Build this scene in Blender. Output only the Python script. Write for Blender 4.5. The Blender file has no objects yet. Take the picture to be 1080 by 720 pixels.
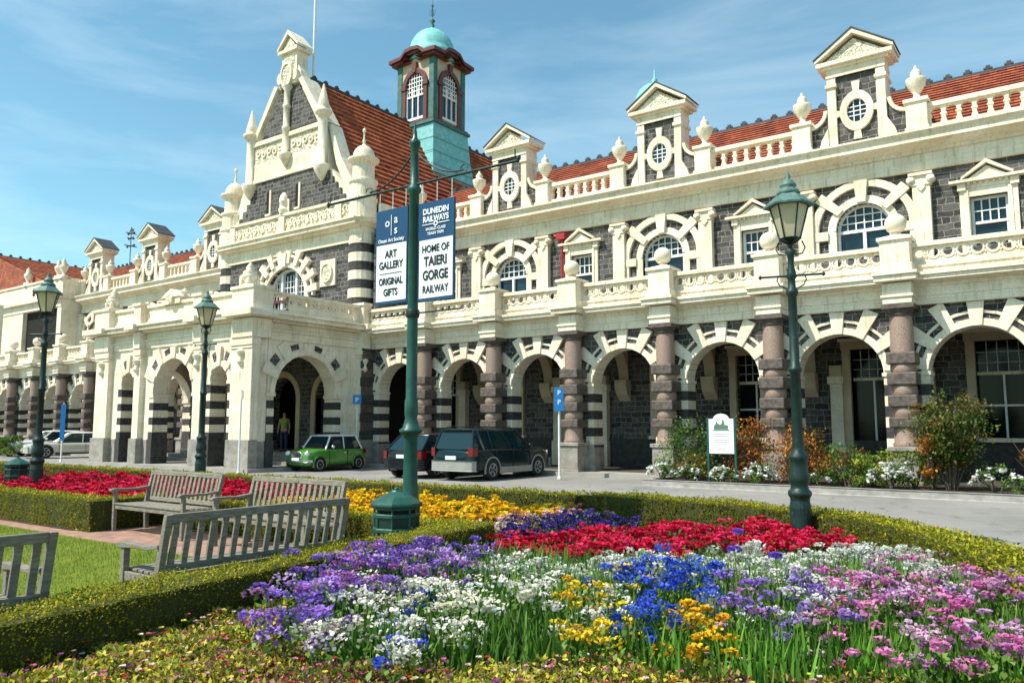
import bpy, math, random
import numpy as np
from math import sin, cos, pi, radians as R
random.seed(7)
rng = np.random.default_rng(11)
sc = bpy.context.scene
C = sc.collection

# ---------------------------------------------------------------- camera, sky, sun, exposure
cam_d = bpy.data.cameras.new('camera'); cam = bpy.data.objects.new('camera', cam_d); C.objects.link(cam)
cam_d.sensor_width = 36; cam_d.lens = 836/1080*36; cam_d.clip_start = .05; cam_d.clip_end = 4000
cam.location = (0, 0, 1.6); cam.rotation_euler = (R(96.2), 0, R(35.94))
sc.camera = cam
SUN_EL, SUN_AZ = 54, 30          # height, and degrees to the left (-X) of the facade's normal (-Y)
w = bpy.data.worlds.new("World"); sc.world = w; w.use_nodes = True
nt = w.node_tree; nt.nodes.clear()
out = nt.nodes.new('ShaderNodeOutputWorld'); bg = nt.nodes.new('ShaderNodeBackground')
sky = nt.nodes.new('ShaderNodeTexSky'); sky.sky_type = 'NISHITA'; sky.sun_disc = False
sky.sun_elevation = R(SUN_EL); sky.sun_rotation = R(180+SUN_AZ)
sky.air_density = 1.0; sky.dust_density = .6; sky.ozone_density = 1.0
tint = nt.nodes.new('ShaderNodeMix'); tint.data_type = 'RGBA'; tint.blend_type = 'MULTIPLY'; tint.inputs[0].default_value = 1
tint.inputs[7].default_value = (.90, 1.27, 1.13, 1)
tc = nt.nodes.new('ShaderNodeTexCoord'); mp = nt.nodes.new('ShaderNodeMapping')
mp.inputs['Rotation'].default_value = (R(8), R(-12), R(25)); mp.inputs['Scale'].default_value = (1.3, 2.2, 9.5)
nz = nt.nodes.new('ShaderNodeTexNoise'); nz.inputs['Scale'].default_value = 1.4; nz.inputs['Detail'].default_value = 7
nz.inputs['Roughness'].default_value = .58; nz.inputs['Distortion'].default_value = .35
cr = nt.nodes.new('ShaderNodeValToRGB'); cr.color_ramp.elements[0].position = .42; cr.color_ramp.elements[1].position = .95
cr.color_ramp.elements[1].color = (.45, .45, .45, 1)
cl = nt.nodes.new('ShaderNodeMix'); cl.data_type = 'RGBA'; cl.inputs[7].default_value = (6.6, 7.6, 7.9, 1)
L = nt.links
L.new(sky.outputs[0], tint.inputs[6]); L.new(tc.outputs['Generated'], mp.inputs[0]); L.new(mp.outputs[0], nz.inputs[0])
L.new(nz.outputs[0], cr.inputs[0]); L.new(cr.outputs[0], cl.inputs[0]); L.new(tint.outputs[2], cl.inputs[6])
L.new(cl.outputs[2], bg.inputs[0]); L.new(bg.outputs[0], out.inputs[0]); bg.inputs[1].default_value = .13
sd = bpy.data.lights.new('sun', 'SUN'); sd.energy = 5.0; sd.angle = R(.53); sd.color = (1, .95, .86)
sun = bpy.data.objects.new('sun', sd); C.objects.link(sun); sun.rotation_euler = (R(90-SUN_EL), 0, R(-SUN_AZ))
sc.view_settings.view_transform = 'Standard'; sc.view_settings.look = 'None'
sc.view_settings.exposure = .38; sc.view_settings.gamma = 1
sc.cycles.max_bounces = 6; sc.cycles.diffuse_bounces = 3; sc.cycles.glossy_bounces = 3

# ---------------------------------------------------------------- materials
M = {}
def nodes_of(name, rough=.7, metal=0, spec=.5):
    m = bpy.data.materials.new(name); m.use_nodes = True
    n = m.node_tree; b = n.nodes['Principled BSDF']
    b.inputs['Roughness'].default_value = rough; b.inputs['Metallic'].default_value = metal
    b.inputs['Specular IOR Level'].default_value = spec
    M[name] = m
    return m, n, b
def N(n, t, **k):
    x = n.nodes.new(t)
    for a, v in k.items(): setattr(x, a, v)
    return x
def wpos(n):
    return N(n, 'ShaderNodeNewGeometry').outputs['Position']
def ramp(n, fac, stops):
    r = N(n, 'ShaderNodeValToRGB'); e = r.color_ramp.elements
    e[0].position, e[0].color = stops[0][0], (*stops[0][1], 1); e[1].position, e[1].color = stops[-1][0], (*stops[-1][1], 1)
    for p, c_ in stops[1:-1]:
        q = e.new(p); q.color = (*c_, 1)
    n.links.new(fac, r.inputs[0]); return r.outputs[0]
def noise(n, vec, scale, detail=4, rough=.55, dist=0):
    t = N(n, 'ShaderNodeTexNoise'); t.inputs['Scale'].default_value = scale; t.inputs['Detail'].default_value = detail
    t.inputs['Roughness'].default_value = rough; t.inputs['Distortion'].default_value = dist
    n.links.new(vec, t.inputs[0]); return t.outputs[0]
def bump(n, b, h, strength=.3, dist=.02):
    k = N(n, 'ShaderNodeBump'); k.inputs['Strength'].default_value = strength; k.inputs['Distance'].default_value = dist
    n.links.new(h, k.inputs['Height']); n.links.new(k.outputs[0], b.inputs['Normal'])
def mixc(n, fac, a, c_, mode='MIX'):
    x = N(n, 'ShaderNodeMix', data_type='RGBA', blend_type=mode)
    for i, v in ((0, fac), (6, a), (7, c_)):
        if isinstance(v, (int, float)): x.inputs[i].default_value = v
        elif isinstance(v, tuple): x.inputs[i].default_value = (*v, 1)
        else: n.links.new(v, x.inputs[i])
    return x.outputs[2]
def mat_noise(name, c1, c2, scale=3, rough=.8, bs=.3, bscale=30, metal=0, spec=.4, bd=.01, detail=5):
    m, n, b = nodes_of(name, rough, metal, spec); p = wpos(n)
    n.links.new(ramp(n, noise(n, p, scale, detail), [(.3, c1), (.7, c2)]), b.inputs['Base Color'])
    if bs: bump(n, b, noise(n, p, bscale, 3), bs, bd)
    return m
def wallvec(n, sx=1, sz=1):
    s = N(n, 'ShaderNodeSeparateXYZ'); n.links.new(wpos(n), s.inputs[0])
    a = N(n, 'ShaderNodeMath', operation='ADD'); n.links.new(s.outputs[0], a.inputs[0]); n.links.new(s.outputs[1], a.inputs[1])
    c_ = N(n, 'ShaderNodeCombineXYZ'); n.links.new(a.outputs[0], c_.inputs[0]); n.links.new(s.outputs[2], c_.inputs[1])
    return c_.outputs[0]
# dressed cream limestone: broad tone drift, fine grain, rain streaks and soot
m, n, b = nodes_of('cream', .82, 0, .25); p = wpos(n)
base = ramp(n, noise(n, p, .9, 6, .6), [(.3, (.76, .655, .505)), (.55, (.88, .785, .64)), (.75, (.93, .855, .735))])
mpn = N(n, 'ShaderNodeMapping'); mpn.inputs['Scale'].default_value = (5, 5, .55); n.links.new(p, mpn.inputs[0])
st = ramp(n, noise(n, mpn.outputs[0], 1.6, 6, .7), [(.52, (0, 0, 0)), (.72, (.85, .85, .85))])
base = mixc(n, st, base, (.46, .385, .27)); spk = ramp(n, noise(n, p, 22, 4, .7), [(.32, (.8, .78, .74)), (.5, (1, 1, 1))])
bt = N(n, 'ShaderNodeTexBrick'); n.links.new(wallvec(n), bt.inputs[0]); bt.inputs['Scale'].default_value = 1
bt.inputs['Brick Width'].default_value = .86; bt.inputs['Row Height'].default_value = .36; bt.inputs['Mortar Size'].default_value = .006
bt.inputs['Color1'].default_value = (1, 1, 1, 1); bt.inputs['Color2'].default_value = (.88, .865, .82, 1); bt.inputs['Mortar'].default_value = (.84, .80, .72, 1)
base = mixc(n, 1.0, base, bt.outputs[0], 'MULTIPLY')
n.links.new(mixc(n, 1.0, base, spk, 'MULTIPLY'), b.inputs['Base Color']); bump(n, b, noise(n, p, 14, 6), .35, .02)
# carved cream frieze
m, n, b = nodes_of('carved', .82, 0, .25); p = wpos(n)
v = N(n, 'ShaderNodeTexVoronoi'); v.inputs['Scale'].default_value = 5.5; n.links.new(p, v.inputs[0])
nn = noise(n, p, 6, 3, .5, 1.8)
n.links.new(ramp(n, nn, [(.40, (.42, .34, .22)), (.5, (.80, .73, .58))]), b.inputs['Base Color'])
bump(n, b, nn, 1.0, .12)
# bluestone: dark squared rubble with pale joints
def bluestone(name, k, mort):
    m, n, b = nodes_of(name, .85, 0, .3)
    bt = N(n, 'ShaderNodeTexBrick'); wv = wallvec(n)
    ds = N(n, 'ShaderNodeMix', data_type='RGBA', blend_type='LINEAR_LIGHT'); ds.inputs[0].default_value = .06
    nzn = N(n, 'ShaderNodeTexNoise'); nzn.inputs['Scale'].default_value = 3.5; n.links.new(wv, nzn.inputs[0])
    n.links.new(wv, ds.inputs[6]); n.links.new(nzn.outputs[1], ds.inputs[7]); n.links.new(ds.outputs[2], bt.inputs[0])
    bt.inputs['Scale'].default_value = 1; bt.inputs['Brick Width'].default_value = .44; bt.inputs['Row Height'].default_value = .2
    bt.inputs['Mortar Size'].default_value = .013; bt.inputs['Mortar Smooth'].default_value = .3; bt.squash = .55; bt.squash_frequency = 3; bt.offset = .37; bt.offset_frequency = 2
    bt.inputs['Color1'].default_value = (.038*k, .038*k, .040*k, 1); bt.inputs['Color2'].default_value = (.135*k, .128*k, .122*k, 1); bt.inputs['Mortar'].default_value = (*mort, 1)
    g = ramp(n, noise(n, wpos(n), 9, 5, .7), [(.3, (.55, .55, .56)), (.7, (1.25, 1.22, 1.2))])
    n.links.new(mixc(n, 1.0, bt.outputs[0], g, 'MULTIPLY'), b.inputs['Base Color'])
    a = N(n, 'ShaderNodeMath', operation='MULTIPLY_ADD'); n.links.new(bt.outputs[1], a.inputs[0]); a.inputs[1].default_value = -.5
    n.links.new(noise(n, wpos(n), 14, 4), a.inputs[2]); bump(n, b, a.outputs[0], .7, .04)
bluestone('bluestone', 1.0, (.30, .275, .23))
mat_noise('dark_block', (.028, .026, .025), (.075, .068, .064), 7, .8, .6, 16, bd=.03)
mat_noise('plinth_stone', (.20, .18, .15), (.36, .33, .28), 4, .85, .5, 14, bd=.03)
m, n, b = nodes_of('pink_granite', .45, 0, .5); p = wpos(n)
g1 = ramp(n, noise(n, p, 40, 3, .8), [(.35, (.13, .085, .065)), (.5, (.31, .205, .155)), (.65, (.42, .305, .24))])
n.links.new(mixc(n, ramp(n, noise(n, p, 2, 4), [(.4, (0, 0, 0)), (.7, (.6, .6, .6))]), g1, (.30, .20, .16)), b.inputs['Base Color'])
mat_noise('brown_granite', (.055, .042, .035), (.15, .115, .095), 9, .6, .4, 20, bd=.02)
# clay roof tiles: each tile its own tone
m, n, b = nodes_of('tile', .75, 0, .3)
s = N(n, 'ShaderNodeSeparateXYZ'); n.links.new(wpos(n), s.inputs[0])
def tilevec(n, s, axis):
    c_ = N(n, 'ShaderNodeCombineXYZ'); n.links.new(s.outputs[axis], c_.inputs[0]); n.links.new(s.outputs[2], c_.inputs[1]); return c_.outputs[0]
def tilemat(name, axis, rowh):
    m, n, b = nodes_of(name, .75, 0, .3)
    s = N(n, 'ShaderNodeSeparateXYZ'); n.links.new(wpos(n), s.inputs[0])
    bt = N(n, 'ShaderNodeTexBrick'); n.links.new(tilevec(n, s, axis), bt.inputs[0]); bt.inputs['Scale'].default_value = 1
    bt.inputs['Brick Width'].default_value = .26; bt.inputs['Row Height'].default_value = rowh; bt.inputs['Mortar Size'].default_value = .012
    k_ = 1.0 if axis else .84; bt.inputs['Color1'].default_value = (.50*k_, .145*k_, .058, 1); bt.inputs['Color2'].default_value = (.31*k_, .08*k_, .04, 1); bt.inputs['Mortar'].default_value = (.20, .05, .025, 1)
    g = ramp(n, noise(n, wpos(n), 1.3, 8, .75), [(.3, (.45, .45, .46)), (.5, (.95, .95, .92)), (.7, (1.25, 1.3, 1.3))])
    n.links.new(mixc(n, 1.0, bt.outputs[0], g, 'MULTIPLY'), b.inputs['Base Color']); bump(n, b, noise(n, wpos(n), 12, 3), .5, .03)
tilemat('tile_main', 0, .25); tilemat('tile_side', 1, .32)
mat_noise('copper', (.13, .41, .42), (.25, .57, .55), 3.5, .6, .2, 20, 0)
mat_noise('copper_dark', (.03, .10, .09), (.07, .19, .165), 4, .6, .2, 20)
mat_noise('maroon', (.10, .028, .026), (.15, .045, .04), 3, .5, .1, 20)
mat_noise('lead', (.03, .032, .036), (.075, .075, .08), 4, .6, .3, 20)
mat_noise('paint_red', (.30, .02, .02), (.38, .03, .03), 3, .45, 0)
mat_noise('white_paint', (.72, .71, .68), (.82, .81, .79), 5, .45, .05)
m, n, b = nodes_of('glass', .05, 0, .45); p = wpos(n)
n.links.new(ramp(n, noise(n, p, 1.7, 2), [(.35, (.006, .014, .02)), (.7, (.008, .045, .07))]), b.inputs['Base Color'])
bump(n, b, noise(n, p, 2.2, 2), .12, .03)
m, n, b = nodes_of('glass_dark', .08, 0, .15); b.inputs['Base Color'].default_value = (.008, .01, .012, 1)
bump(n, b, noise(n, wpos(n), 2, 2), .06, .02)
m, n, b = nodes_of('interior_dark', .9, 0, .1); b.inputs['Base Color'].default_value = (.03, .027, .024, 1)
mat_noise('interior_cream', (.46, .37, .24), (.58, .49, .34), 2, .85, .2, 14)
for nm, a_, b2 in (('green_paint', (.005, .05, .038), (.009, .085, .062)), ('green_dark', (.003, .017, .014), (.005, .030, .024))):
    m, n, b = nodes_of(nm, .4, 0, .45); p = wpos(n)
    c0 = ramp(n, noise(n, p, 5, 5), [(.3, a_), (.7, b2)]); c0 = mixc(n, ramp(n, noise(n, p, 17, 6, .75), [(.60, (0, 0, 0)), (.68, (.8, .8, .8))]), c0, (.09, .12, .09)); c0 = mixc(n, ramp(n, noise(n, p, 42, 4, .7), [(.68, (0, 0, 0)), (.72, (1, 1, 1))]), c0, (.10, .05, .025))
    n.links.new(c0, b.inputs['Base Color']); n.links.new(ramp(n, noise(n, p, 9, 4), [(.3, (.3, .3, .3)), (.7, (.62, .62, .62))]), b.inputs['Roughness']); bump(n, b, noise(n, p, 45, 4), .18, .004)
mat_noise('green_verdigris', (.05, .115, .10), (.12, .21, .18), 14, .55, .2, 30)
m, n, b = nodes_of('lamp_glass', .3, 0, .5); b.inputs['Base Color'].default_value = (.85, .76, .55, 1); bump(n, b, noise(n, wpos(n), 9, 2), .1)
t = N(n, 'ShaderNodeBsdfTranslucent'); t.inputs['Color'].default_value = (.9, .8, .58, 1); x = N(n, 'ShaderNodeMixShader'); x.inputs[0].default_value = .55
n.links.new(b.outputs[0], x.inputs[1]); n.links.new(t.outputs[0], x.inputs[2]); n.links.new(x.outputs[0], n.nodes['Material Output'].inputs[0])
m, n, b = nodes_of('asphalt', .88, 0, .3); p = wpos(n)
ca = ramp(n, noise(n, p, .35, 9, .62), [(.3, (.20, .19, .175)), (.7, (.31, .295, .27))]); ca = mixc(n, ramp(n, noise(n, p, 1.4, 6, .7, .6), [(.56, (0, 0, 0)), (.66, (.7, .7, .7))]), ca, (.13, .125, .12))
vv = N(n, 'ShaderNodeTexVoronoi', feature='DISTANCE_TO_EDGE'); vv.inputs['Scale'].default_value = .32
dv = N(n, 'ShaderNodeMix', data_type='RGBA', blend_type='LINEAR_LIGHT'); dv.inputs[0].default_value = .5; dn = N(n, 'ShaderNodeTexNoise'); dn.inputs['Scale'].default_value = 1.2; dn.inputs['Detail'].default_value = 6; n.links.new(p, dn.inputs[0]); n.links.new(p, dv.inputs[6]); n.links.new(dn.outputs[1], dv.inputs[7]); n.links.new(dv.outputs[2], vv.inputs[0])
ca = mixc(n, ramp(n, vv.outputs['Distance'], [(.003, (.35, .35, .35)), (.009, (0, 0, 0))]), ca, (.07, .065, .06)); g_ = ramp(n, noise(n, p, 70, 4, .8), [(.3, (.78, .78, .78)), (.7, (1.15, 1.15, 1.15))])
n.links.new(mixc(n, 1.0, ca, g_, 'MULTIPLY'), b.inputs['Base Color']); bump(n, b, noise(n, p, 80, 3), .5, .01)
mat_noise('pavement', (.27, .25, .22), (.38, .35, .31), 1.3, .9, .4, 60, bd=.01, detail=8)
m, n, b = nodes_of('brick_paving', .85, 0, .3); bt = N(n, 'ShaderNodeTexBrick'); n.links.new(wpos(n), bt.inputs[0]); bt.inputs['Scale'].default_value = 1
bt.inputs['Brick Width'].default_value = .23; bt.inputs['Row Height'].default_value = .11; bt.inputs['Mortar Size'].default_value = .006
bt.inputs['Color1'].default_value = (.42, .24, .17, 1); bt.inputs['Color2'].default_value = (.30, .17, .125, 1); bt.inputs['Mortar'].default_value = (.30, .25, .2, 1)
n.links.new(mixc(n, 1.0, bt.outputs[0], ramp(n, noise(n, wpos(n), 5, 5), [(.3, (.7, .7, .7)), (.7, (1.15, 1.1, 1.1))]), 'MULTIPLY'), b.inputs['Base Color'])
mat_noise('kerb_stone', (.24, .22, .20), (.42, .39, .35), 5, .85, .4, 30)
mat_noise('soil', (.035, .024, .016), (.10, .07, .045), 9, .95, 1.0, 40, bd=.04)
mat_noise('lawn', (.13, .20, .012), (.27, .31, .022), 1.6, .95, 1.0, 120, bd=.03, detail=9)
mat_noise('earth', (.10, .12, .04), (.20, .19, .09), .2, .95, .3, 5)
# weathered teak: silvery grey with grain running along the world axes
def woodm(name, a, b_, c_):
    m, n, b = nodes_of(name, .72, 0, .3); p = N(n, 'ShaderNodeTexCoord').outputs['Object']
    mm = N(n, 'ShaderNodeMapping'); mm.inputs['Scale'].default_value = (3, 26, 26); n.links.new(p, mm.inputs[0])
    k = noise(n, mm.outputs[0], 3, 6, .65)
    n.links.new(mixc(n, ramp(n, noise(n, p, 6, 4), [(.45, (0, 0, 0)), (.75, (.7, .7, .7))]), ramp(n, k, [(.3, a), (.7, b_)]), c_), b.inputs['Base Color'])
    bump(n, b, k, .4, .006)
woodm('teak', (.10, .085, .065), (.34, .305, .25), (.17, .15, .10))
# vegetation: colour comes per leaf / petal from a point attribute
def vegm(name, rough, trans):
    m, n, b = nodes_of(name, rough, 0, .25)
    a = N(n, 'ShaderNodeAttribute'); a.attribute_name = 'tint'; n.links.new(a.outputs['Color'], b.inputs['Base Color'])
    t = N(n, 'ShaderNodeBsdfTranslucent'); n.links.new(a.outputs['Color'], t.inputs['Color'])
    x = N(n, 'ShaderNodeMixShader'); x.inputs[0].default_value = trans
    n.links.new(b.outputs[0], x.inputs[1]); n.links.new(t.outputs[0], x.inputs[2]); n.links.new(x.outputs[0], n.nodes['Material Output'].inputs[0])
vegm('leaf', .55, .3); vegm('petal', .65, .35)
mat_noise('bark', (.07, .05, .035), (.16, .12, .09), 12, .9, .8, 30)
mat_noise('hedge_core', (.03, .035, .008), (.06, .065, .012), 9, .95, .6, 30)
def carpaint(name, col, metal=.2):
    m, n, b = nodes_of(name, .22, metal, .6); b.inputs['Base Color'].default_value = (*col, 1)
    b.inputs['Coat Weight'].default_value = .25 if sum(col) < .1 else .7; b.inputs['Coat Roughness'].default_value = .05; b.inputs['Specular IOR Level'].default_value = .3 if sum(col) < .1 else .6
    bump(n, b, noise(n, wpos(n), 3, 2), .02, .01)
carpaint('car_green', (.05, .22, .02), 0); carpaint('car_white', (.75, .75, .72), 0); carpaint('car_teal', (.003, .018, .024), .3)
carpaint('car_black', (.009, .013, .016), .3); carpaint('car_champagne', (.55, .52, .42), .3); carpaint('car_greywhite', (.58, .59, .57), .3)
mat_noise('bumper_silver', (.28, .28, .25), (.34, .34, .30), 5, .4, 0, metal=.2)
mat_noise('rubber', (.012, .012, .012), (.025, .025, .025), 9, .8, .2, 60)
m, n, b = nodes_of('chrome', .18, 1); b.inputs['Base Color'].default_value = (.72, .73, .74, 1)
m, n, b = nodes_of('alloy', .35, .7); b.inputs['Base Color'].default_value = (.42, .43, .44, 1)
m, n, b = nodes_of('tail_red', .2, 0, .7); b.inputs['Base Color'].default_value = (.17, .004, .006, 1)
m, n, b = nodes_of('head_glass', .1, 0, .9); b.inputs['Base Color'].default_value = (.7, .74, .76, 1)
m, n, b = nodes_of('car_glass', .04, 0, .5); b.inputs['Base Color'].default_value = (.006, .025, .03, 1)
for nm, c_, r in (('sign_blue', (.008, .055, .14), .4), ('sign_white', (.80, .82, .84), .45), ('ink', (.012, .014, .02), .5), ('parking_blue', (.01, .20, .55), .35),
                  ('skin', (.45, .25, .17), .6), ('hivis', (.26, .28, .06), .7), ('cloth_dark', (.03, .035, .08), .8), ('hair', (.03, .02, .015), .7), ('plate', (.75, .77, .78), .4), ('sketch_green', (.10, .17, .12), .6)):
    m, n, b = nodes_of(nm, r, 0, .4); p = wpos(n)
    n.links.new(ramp(n, noise(n, p, 6, 3), [(.3, tuple(x*.92 for x in c_)), (.7, c_)]), b.inputs['Base Color'])

# ---------------------------------------------------------------- helpers
class MB:
    def __init__(s): s.v = []; s.f = []; s.m = []; s.s = []; s.names = []; s.T = None
    def mi(s, mat):
        if mat not in s.names: s.names.append(mat)
        return s.names.index(mat)
    def add(s, vs, fs, mat, smooth=False):
        o = len(s.v)
        if s.T: vs = [s.T(p) for p in vs]
        s.v += [tuple(p) for p in vs]; k = s.mi(mat)
        for f in fs: s.f.append(tuple(i+o for i in f)); s.m.append(k); s.s.append(smooth)
    def box(s, x0, x1, y0, y1, z0, z1, mat):
        vs = [(x, y, z) for z in (z0, z1) for y in (y0, y1) for x in (x0, x1)]
        s.add(vs, [(0, 2, 3, 1), (4, 5, 7, 6), (0, 1, 5, 4), (2, 6, 7, 3), (0, 4, 6, 2), (1, 3, 7, 5)], mat)
    def extr(s, poly, y0, y1, mat, smooth=False):
        """polygon in (x,z), counter-clockwise seen from -y, between y0 (front) and y1"""
        n = len(poly); vs = [(x, y0, z) for x, z in poly]+[(x, y1, z) for x, z in poly]
        s.add(vs, [tuple(range(n)), tuple(range(2*n-1, n-1, -1))], mat)
        s.add(vs, [(i, i+n, (i+1) % n+n, (i+1) % n) for i in range(n)], mat, smooth)
    def extrx(s, poly, x0, x1, mat):
        """polygon in (y,z) extruded along x"""
        n = len(poly); vs = [(x0, y, z) for y, z in poly]+[(x1, y, z) for y, z in poly]
        s.add(vs, [tuple(range(n)), tuple(range(2*n-1, n-1, -1))]+[(i, i+n, (i+1) % n+n, (i+1) % n) for i in range(n)], mat)
    def extrz(s, poly, z0, z1, mat):
        n = len(poly); vs = [(x, y, z0) for x, y in poly]+[(x, y, z1) for x, y in poly]
        s.add(vs, [tuple(range(n)), tuple(range(2*n-1, n-1, -1))]+[(i, (i+1) % n, (i+1) % n+n, i+n) for i in range(n)], mat)
    def lathe(s, prof, c, mat, seg=16, smooth=True, rot=0, sx=1, sy=1):
        cx, cy, cz = c; vs = []; n = len(prof)
        for r, z in prof:
            for k in range(seg):
                a = 2*pi*k/seg+rot; vs.append((cx+r*cos(a)*sx, cy+r*sin(a)*sy, cz+z))
        fs = [(i*seg+k, i*seg+(k+1) % seg, (i+1)*seg+(k+1) % seg, (i+1)*seg+k) for i in range(n-1) for k in range(seg)]
        s.add(vs, fs, mat, smooth)
        s.add(vs[:seg], [tuple(range(seg-1, -1, -1))], mat); s.add(vs[-seg:], [tuple(range(seg))], mat)
    def tube(s, pts, r, mat, seg=8, smooth=True):
        pts = [np.array(p, float) for p in pts]; n = len(pts); rs = r if hasattr(r, '__len__') else [r]*n
        vs = []; u = None
        for i, p in enumerate(pts):
            t = pts[min(i+1, n-1)]-pts[max(i-1, 0)]; t = t/(np.linalg.norm(t)+1e-9)
            if u is None:
                a = np.array((0, 0, 1.)) if abs(t[2]) < .9 else np.array((1., 0, 0)); u = np.cross(t, a)
            u = u-t*(u@t); u /= np.linalg.norm(u)+1e-9; v = np.cross(t, u)
            for k in range(seg):
                a = 2*pi*k/seg; vs.append(tuple(p+rs[i]*(cos(a)*u+sin(a)*v)))
        fs = [(i*seg+k, i*seg+(k+1) % seg, (i+1)*seg+(k+1) % seg, (i+1)*seg+k) for i in range(n-1) for k in range(seg)]
        s.add(vs, fs, mat, smooth); s.add(vs[:seg], [tuple(range(seg-1, -1, -1))], mat); s.add(vs[-seg:], [tuple(range(seg))], mat)
    def arch_wall(s, x0, x1, z0, z1, cx, hw, spring, y0, y1, mat, sill=None, seg=16, top=True):
        """wall from x0..x1, z0..z1 with a round-headed opening; sill None = opening down to z0"""
        sl = z0 if sill is None else sill
        s.box(x0, cx-hw, y0, y1, z0, z1, mat); s.box(cx+hw, x1, y0, y1, z0, z1, mat)
        if sill is not None and sill > z0: s.box(cx-hw, cx+hw, y0, y1, z0, sill, mat)
        pts = [(cx-hw*cos(pi*i/seg), spring+hw*sin(pi*i/seg)) for i in range(seg+1)]
        for (xa, za), (xb, zb) in zip(pts, pts[1:]):
            vs = [(xa, y0, za), (xb, y0, zb), (xb, y0, z1), (xa, y0, z1), (xa, y1, za), (xb, y1, zb), (xb, y1, z1), (xa, y1, z1)]
            s.add(vs, [(0, 1, 2, 3), (7, 6, 5, 4), (4, 5, 1, 0), (3, 2, 6, 7)], mat)
    def ring(s, cx, cz, r0, r1, y0, y1, mat, a0=0, a1=pi, seg=20, sz=1.0, sx=1.0):
        """band between radii, angle measured from +x, in the x-z plane"""
        full = abs(a1-a0-2*pi) < 1e-6; vs = []
        for i in range(seg+1):
            a = a0+(a1-a0)*i/seg
            for r in (r0, r1):
                for y in (y0, y1): vs.append((cx+r*cos(a)*sx, y, cz+r*sin(a)*sz))
        fs = []
        for i in range(seg):
            o = 4*i; q = o+4
            fs += [(o, o+2, q+2, q), (o+1, q+1, q+3, o+3), (o+2, o+3, q+3, q+2), (o, q, q+1, o+1)]
        s.add(vs, fs, mat)
        if not full: s.add(vs, [(0, 1, 3, 2), (4*seg, 4*seg+2, 4*seg+3, 4*seg+1)], mat)
    def wedge(s, cx, cz, r0, r1, a, w0, w1, y0, y1, mat):
        """radial voussoir block at angle a with half widths w0 (inside) and w1 (outside)"""
        ux, uz = cos(a), sin(a); px, pz = -uz, ux
        pl = [(cx+ux*r0-px*w0, cz+uz*r0-pz*w0), (cx+ux*r1-px*w1, cz+uz*r1-pz*w1), (cx+ux*r1+px*w1, cz+uz*r1+pz*w1), (cx+ux*r0+px*w0, cz+uz*r0+pz*w0)]
        s.extr(pl, y0, y1, mat)
    def build(s, name, parent=None, loc=(0, 0, 0), rz=0, bevel=0, sub=0):
        me = bpy.data.meshes.new(name); me.from_pydata(s.v, [], s.f)
        for k in s.names: me.materials.append(M[k])
        me.polygons.foreach_set('material_index', s.m); me.polygons.foreach_set('use_smooth', s.s); me.update()
        o = bpy.data.objects.new(name, me); C.objects.link(o); o.location = loc; o.rotation_euler = (0, 0, rz)
        if parent: o.parent = parent
        if bevel:
            d = o.modifiers.new('bevel', 'BEVEL'); d.width = bevel; d.segments = 2; d.limit_method = 'ANGLE'; d.angle_limit = R(35)
        if sub:
            d = o.modifiers.new('sub', 'SUBSURF'); d.levels = sub; d.render_levels = sub
        return o
def tag(o, label=None, cat=None, group=None, kind=None):
    if label: o['label'] = label
    if cat: o['category'] = cat
    if group: o['group'] = group
    if kind: o['kind'] = kind
    return o
def empty(name, loc, rz=0, **k):
    o = bpy.data.objects.new(name, None); o.empty_display_size = .3; C.objects.link(o); o.location = loc; o.rotation_euler = (0, 0, rz)
    return tag(o, **k)
def copy_tree(o, parent=None, loc=None, rz=None):
    c = o.copy(); C.objects.link(c); c.parent = parent
    if loc is not None: c.location = loc
    if rz is not None: c.rotation_euler = (0, 0, rz)
    for ch in list(o.children): copy_tree(ch, c)
    return c
def pmesh(name, V, F, col, mat, parent=None):
    """numpy mesh; F (m,k) with equal k; col (nv,3) written to the point attribute 'tint'"""
    me = bpy.data.meshes.new(name); m_, k = F.shape
    me.vertices.add(len(V)); me.vertices.foreach_set('co', V.astype(np.float32).ravel())
    me.loops.add(m_*k); me.loops.foreach_set('vertex_index', F.astype(np.int32).ravel())
    me.polygons.add(m_); me.polygons.foreach_set('loop_start', (np.arange(m_)*k).astype(np.int32))
    me.polygons.foreach_set('loop_total', np.full(m_, k, np.int32))
    me.update(calc_edges=True)
    a = me.color_attributes.new('tint', 'FLOAT_COLOR', 'POINT'); c4 = np.ones((len(V), 4), np.float32); c4[:, :3] = col; a.data.foreach_set('color', c4.ravel())
    me.materials.append(M[mat]); o = bpy.data.objects.new(name, me); C.objects.link(o)
    if parent: o.parent = parent
    return o
def inst(tV, tF, pos, scale, yaw, tilt, cols, roll=None):
    """copies of a little template mesh -> vertex, face, colour arrays"""
    tV = np.asarray(tV, float); tF = np.asarray(tF); K = len(pos); scale = np.broadcast_to(scale, (K,)); 
    cy, sy = np.cos(yaw), np.sin(yaw); ct, st = np.cos(tilt), np.sin(tilt)
    x, y, z = [tV[None, :, i]*scale[:, None] for i in range(3)]
    if roll is not None:
        cr_, sr_ = np.cos(roll)[:, None], np.sin(roll)[:, None]; x, y = x*cr_-y*sr_, x*sr_+y*cr_
    y2 = y*ct[:, None]-z*st[:, None]; z2 = y*st[:, None]+z*ct[:, None]
    x3 = x*cy[:, None]-y2*sy[:, None]; y3 = x*sy[:, None]+y2*cy[:, None]
    V = np.stack([x3, y3, z2], -1)+pos[:, None, :]
    F = tF[None]+(np.arange(K)*len(tV))[:, None, None]
    return V.reshape(-1, 3), F.reshape(-1, tF.shape[1]), np.repeat(cols, len(tV), 0)
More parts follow.
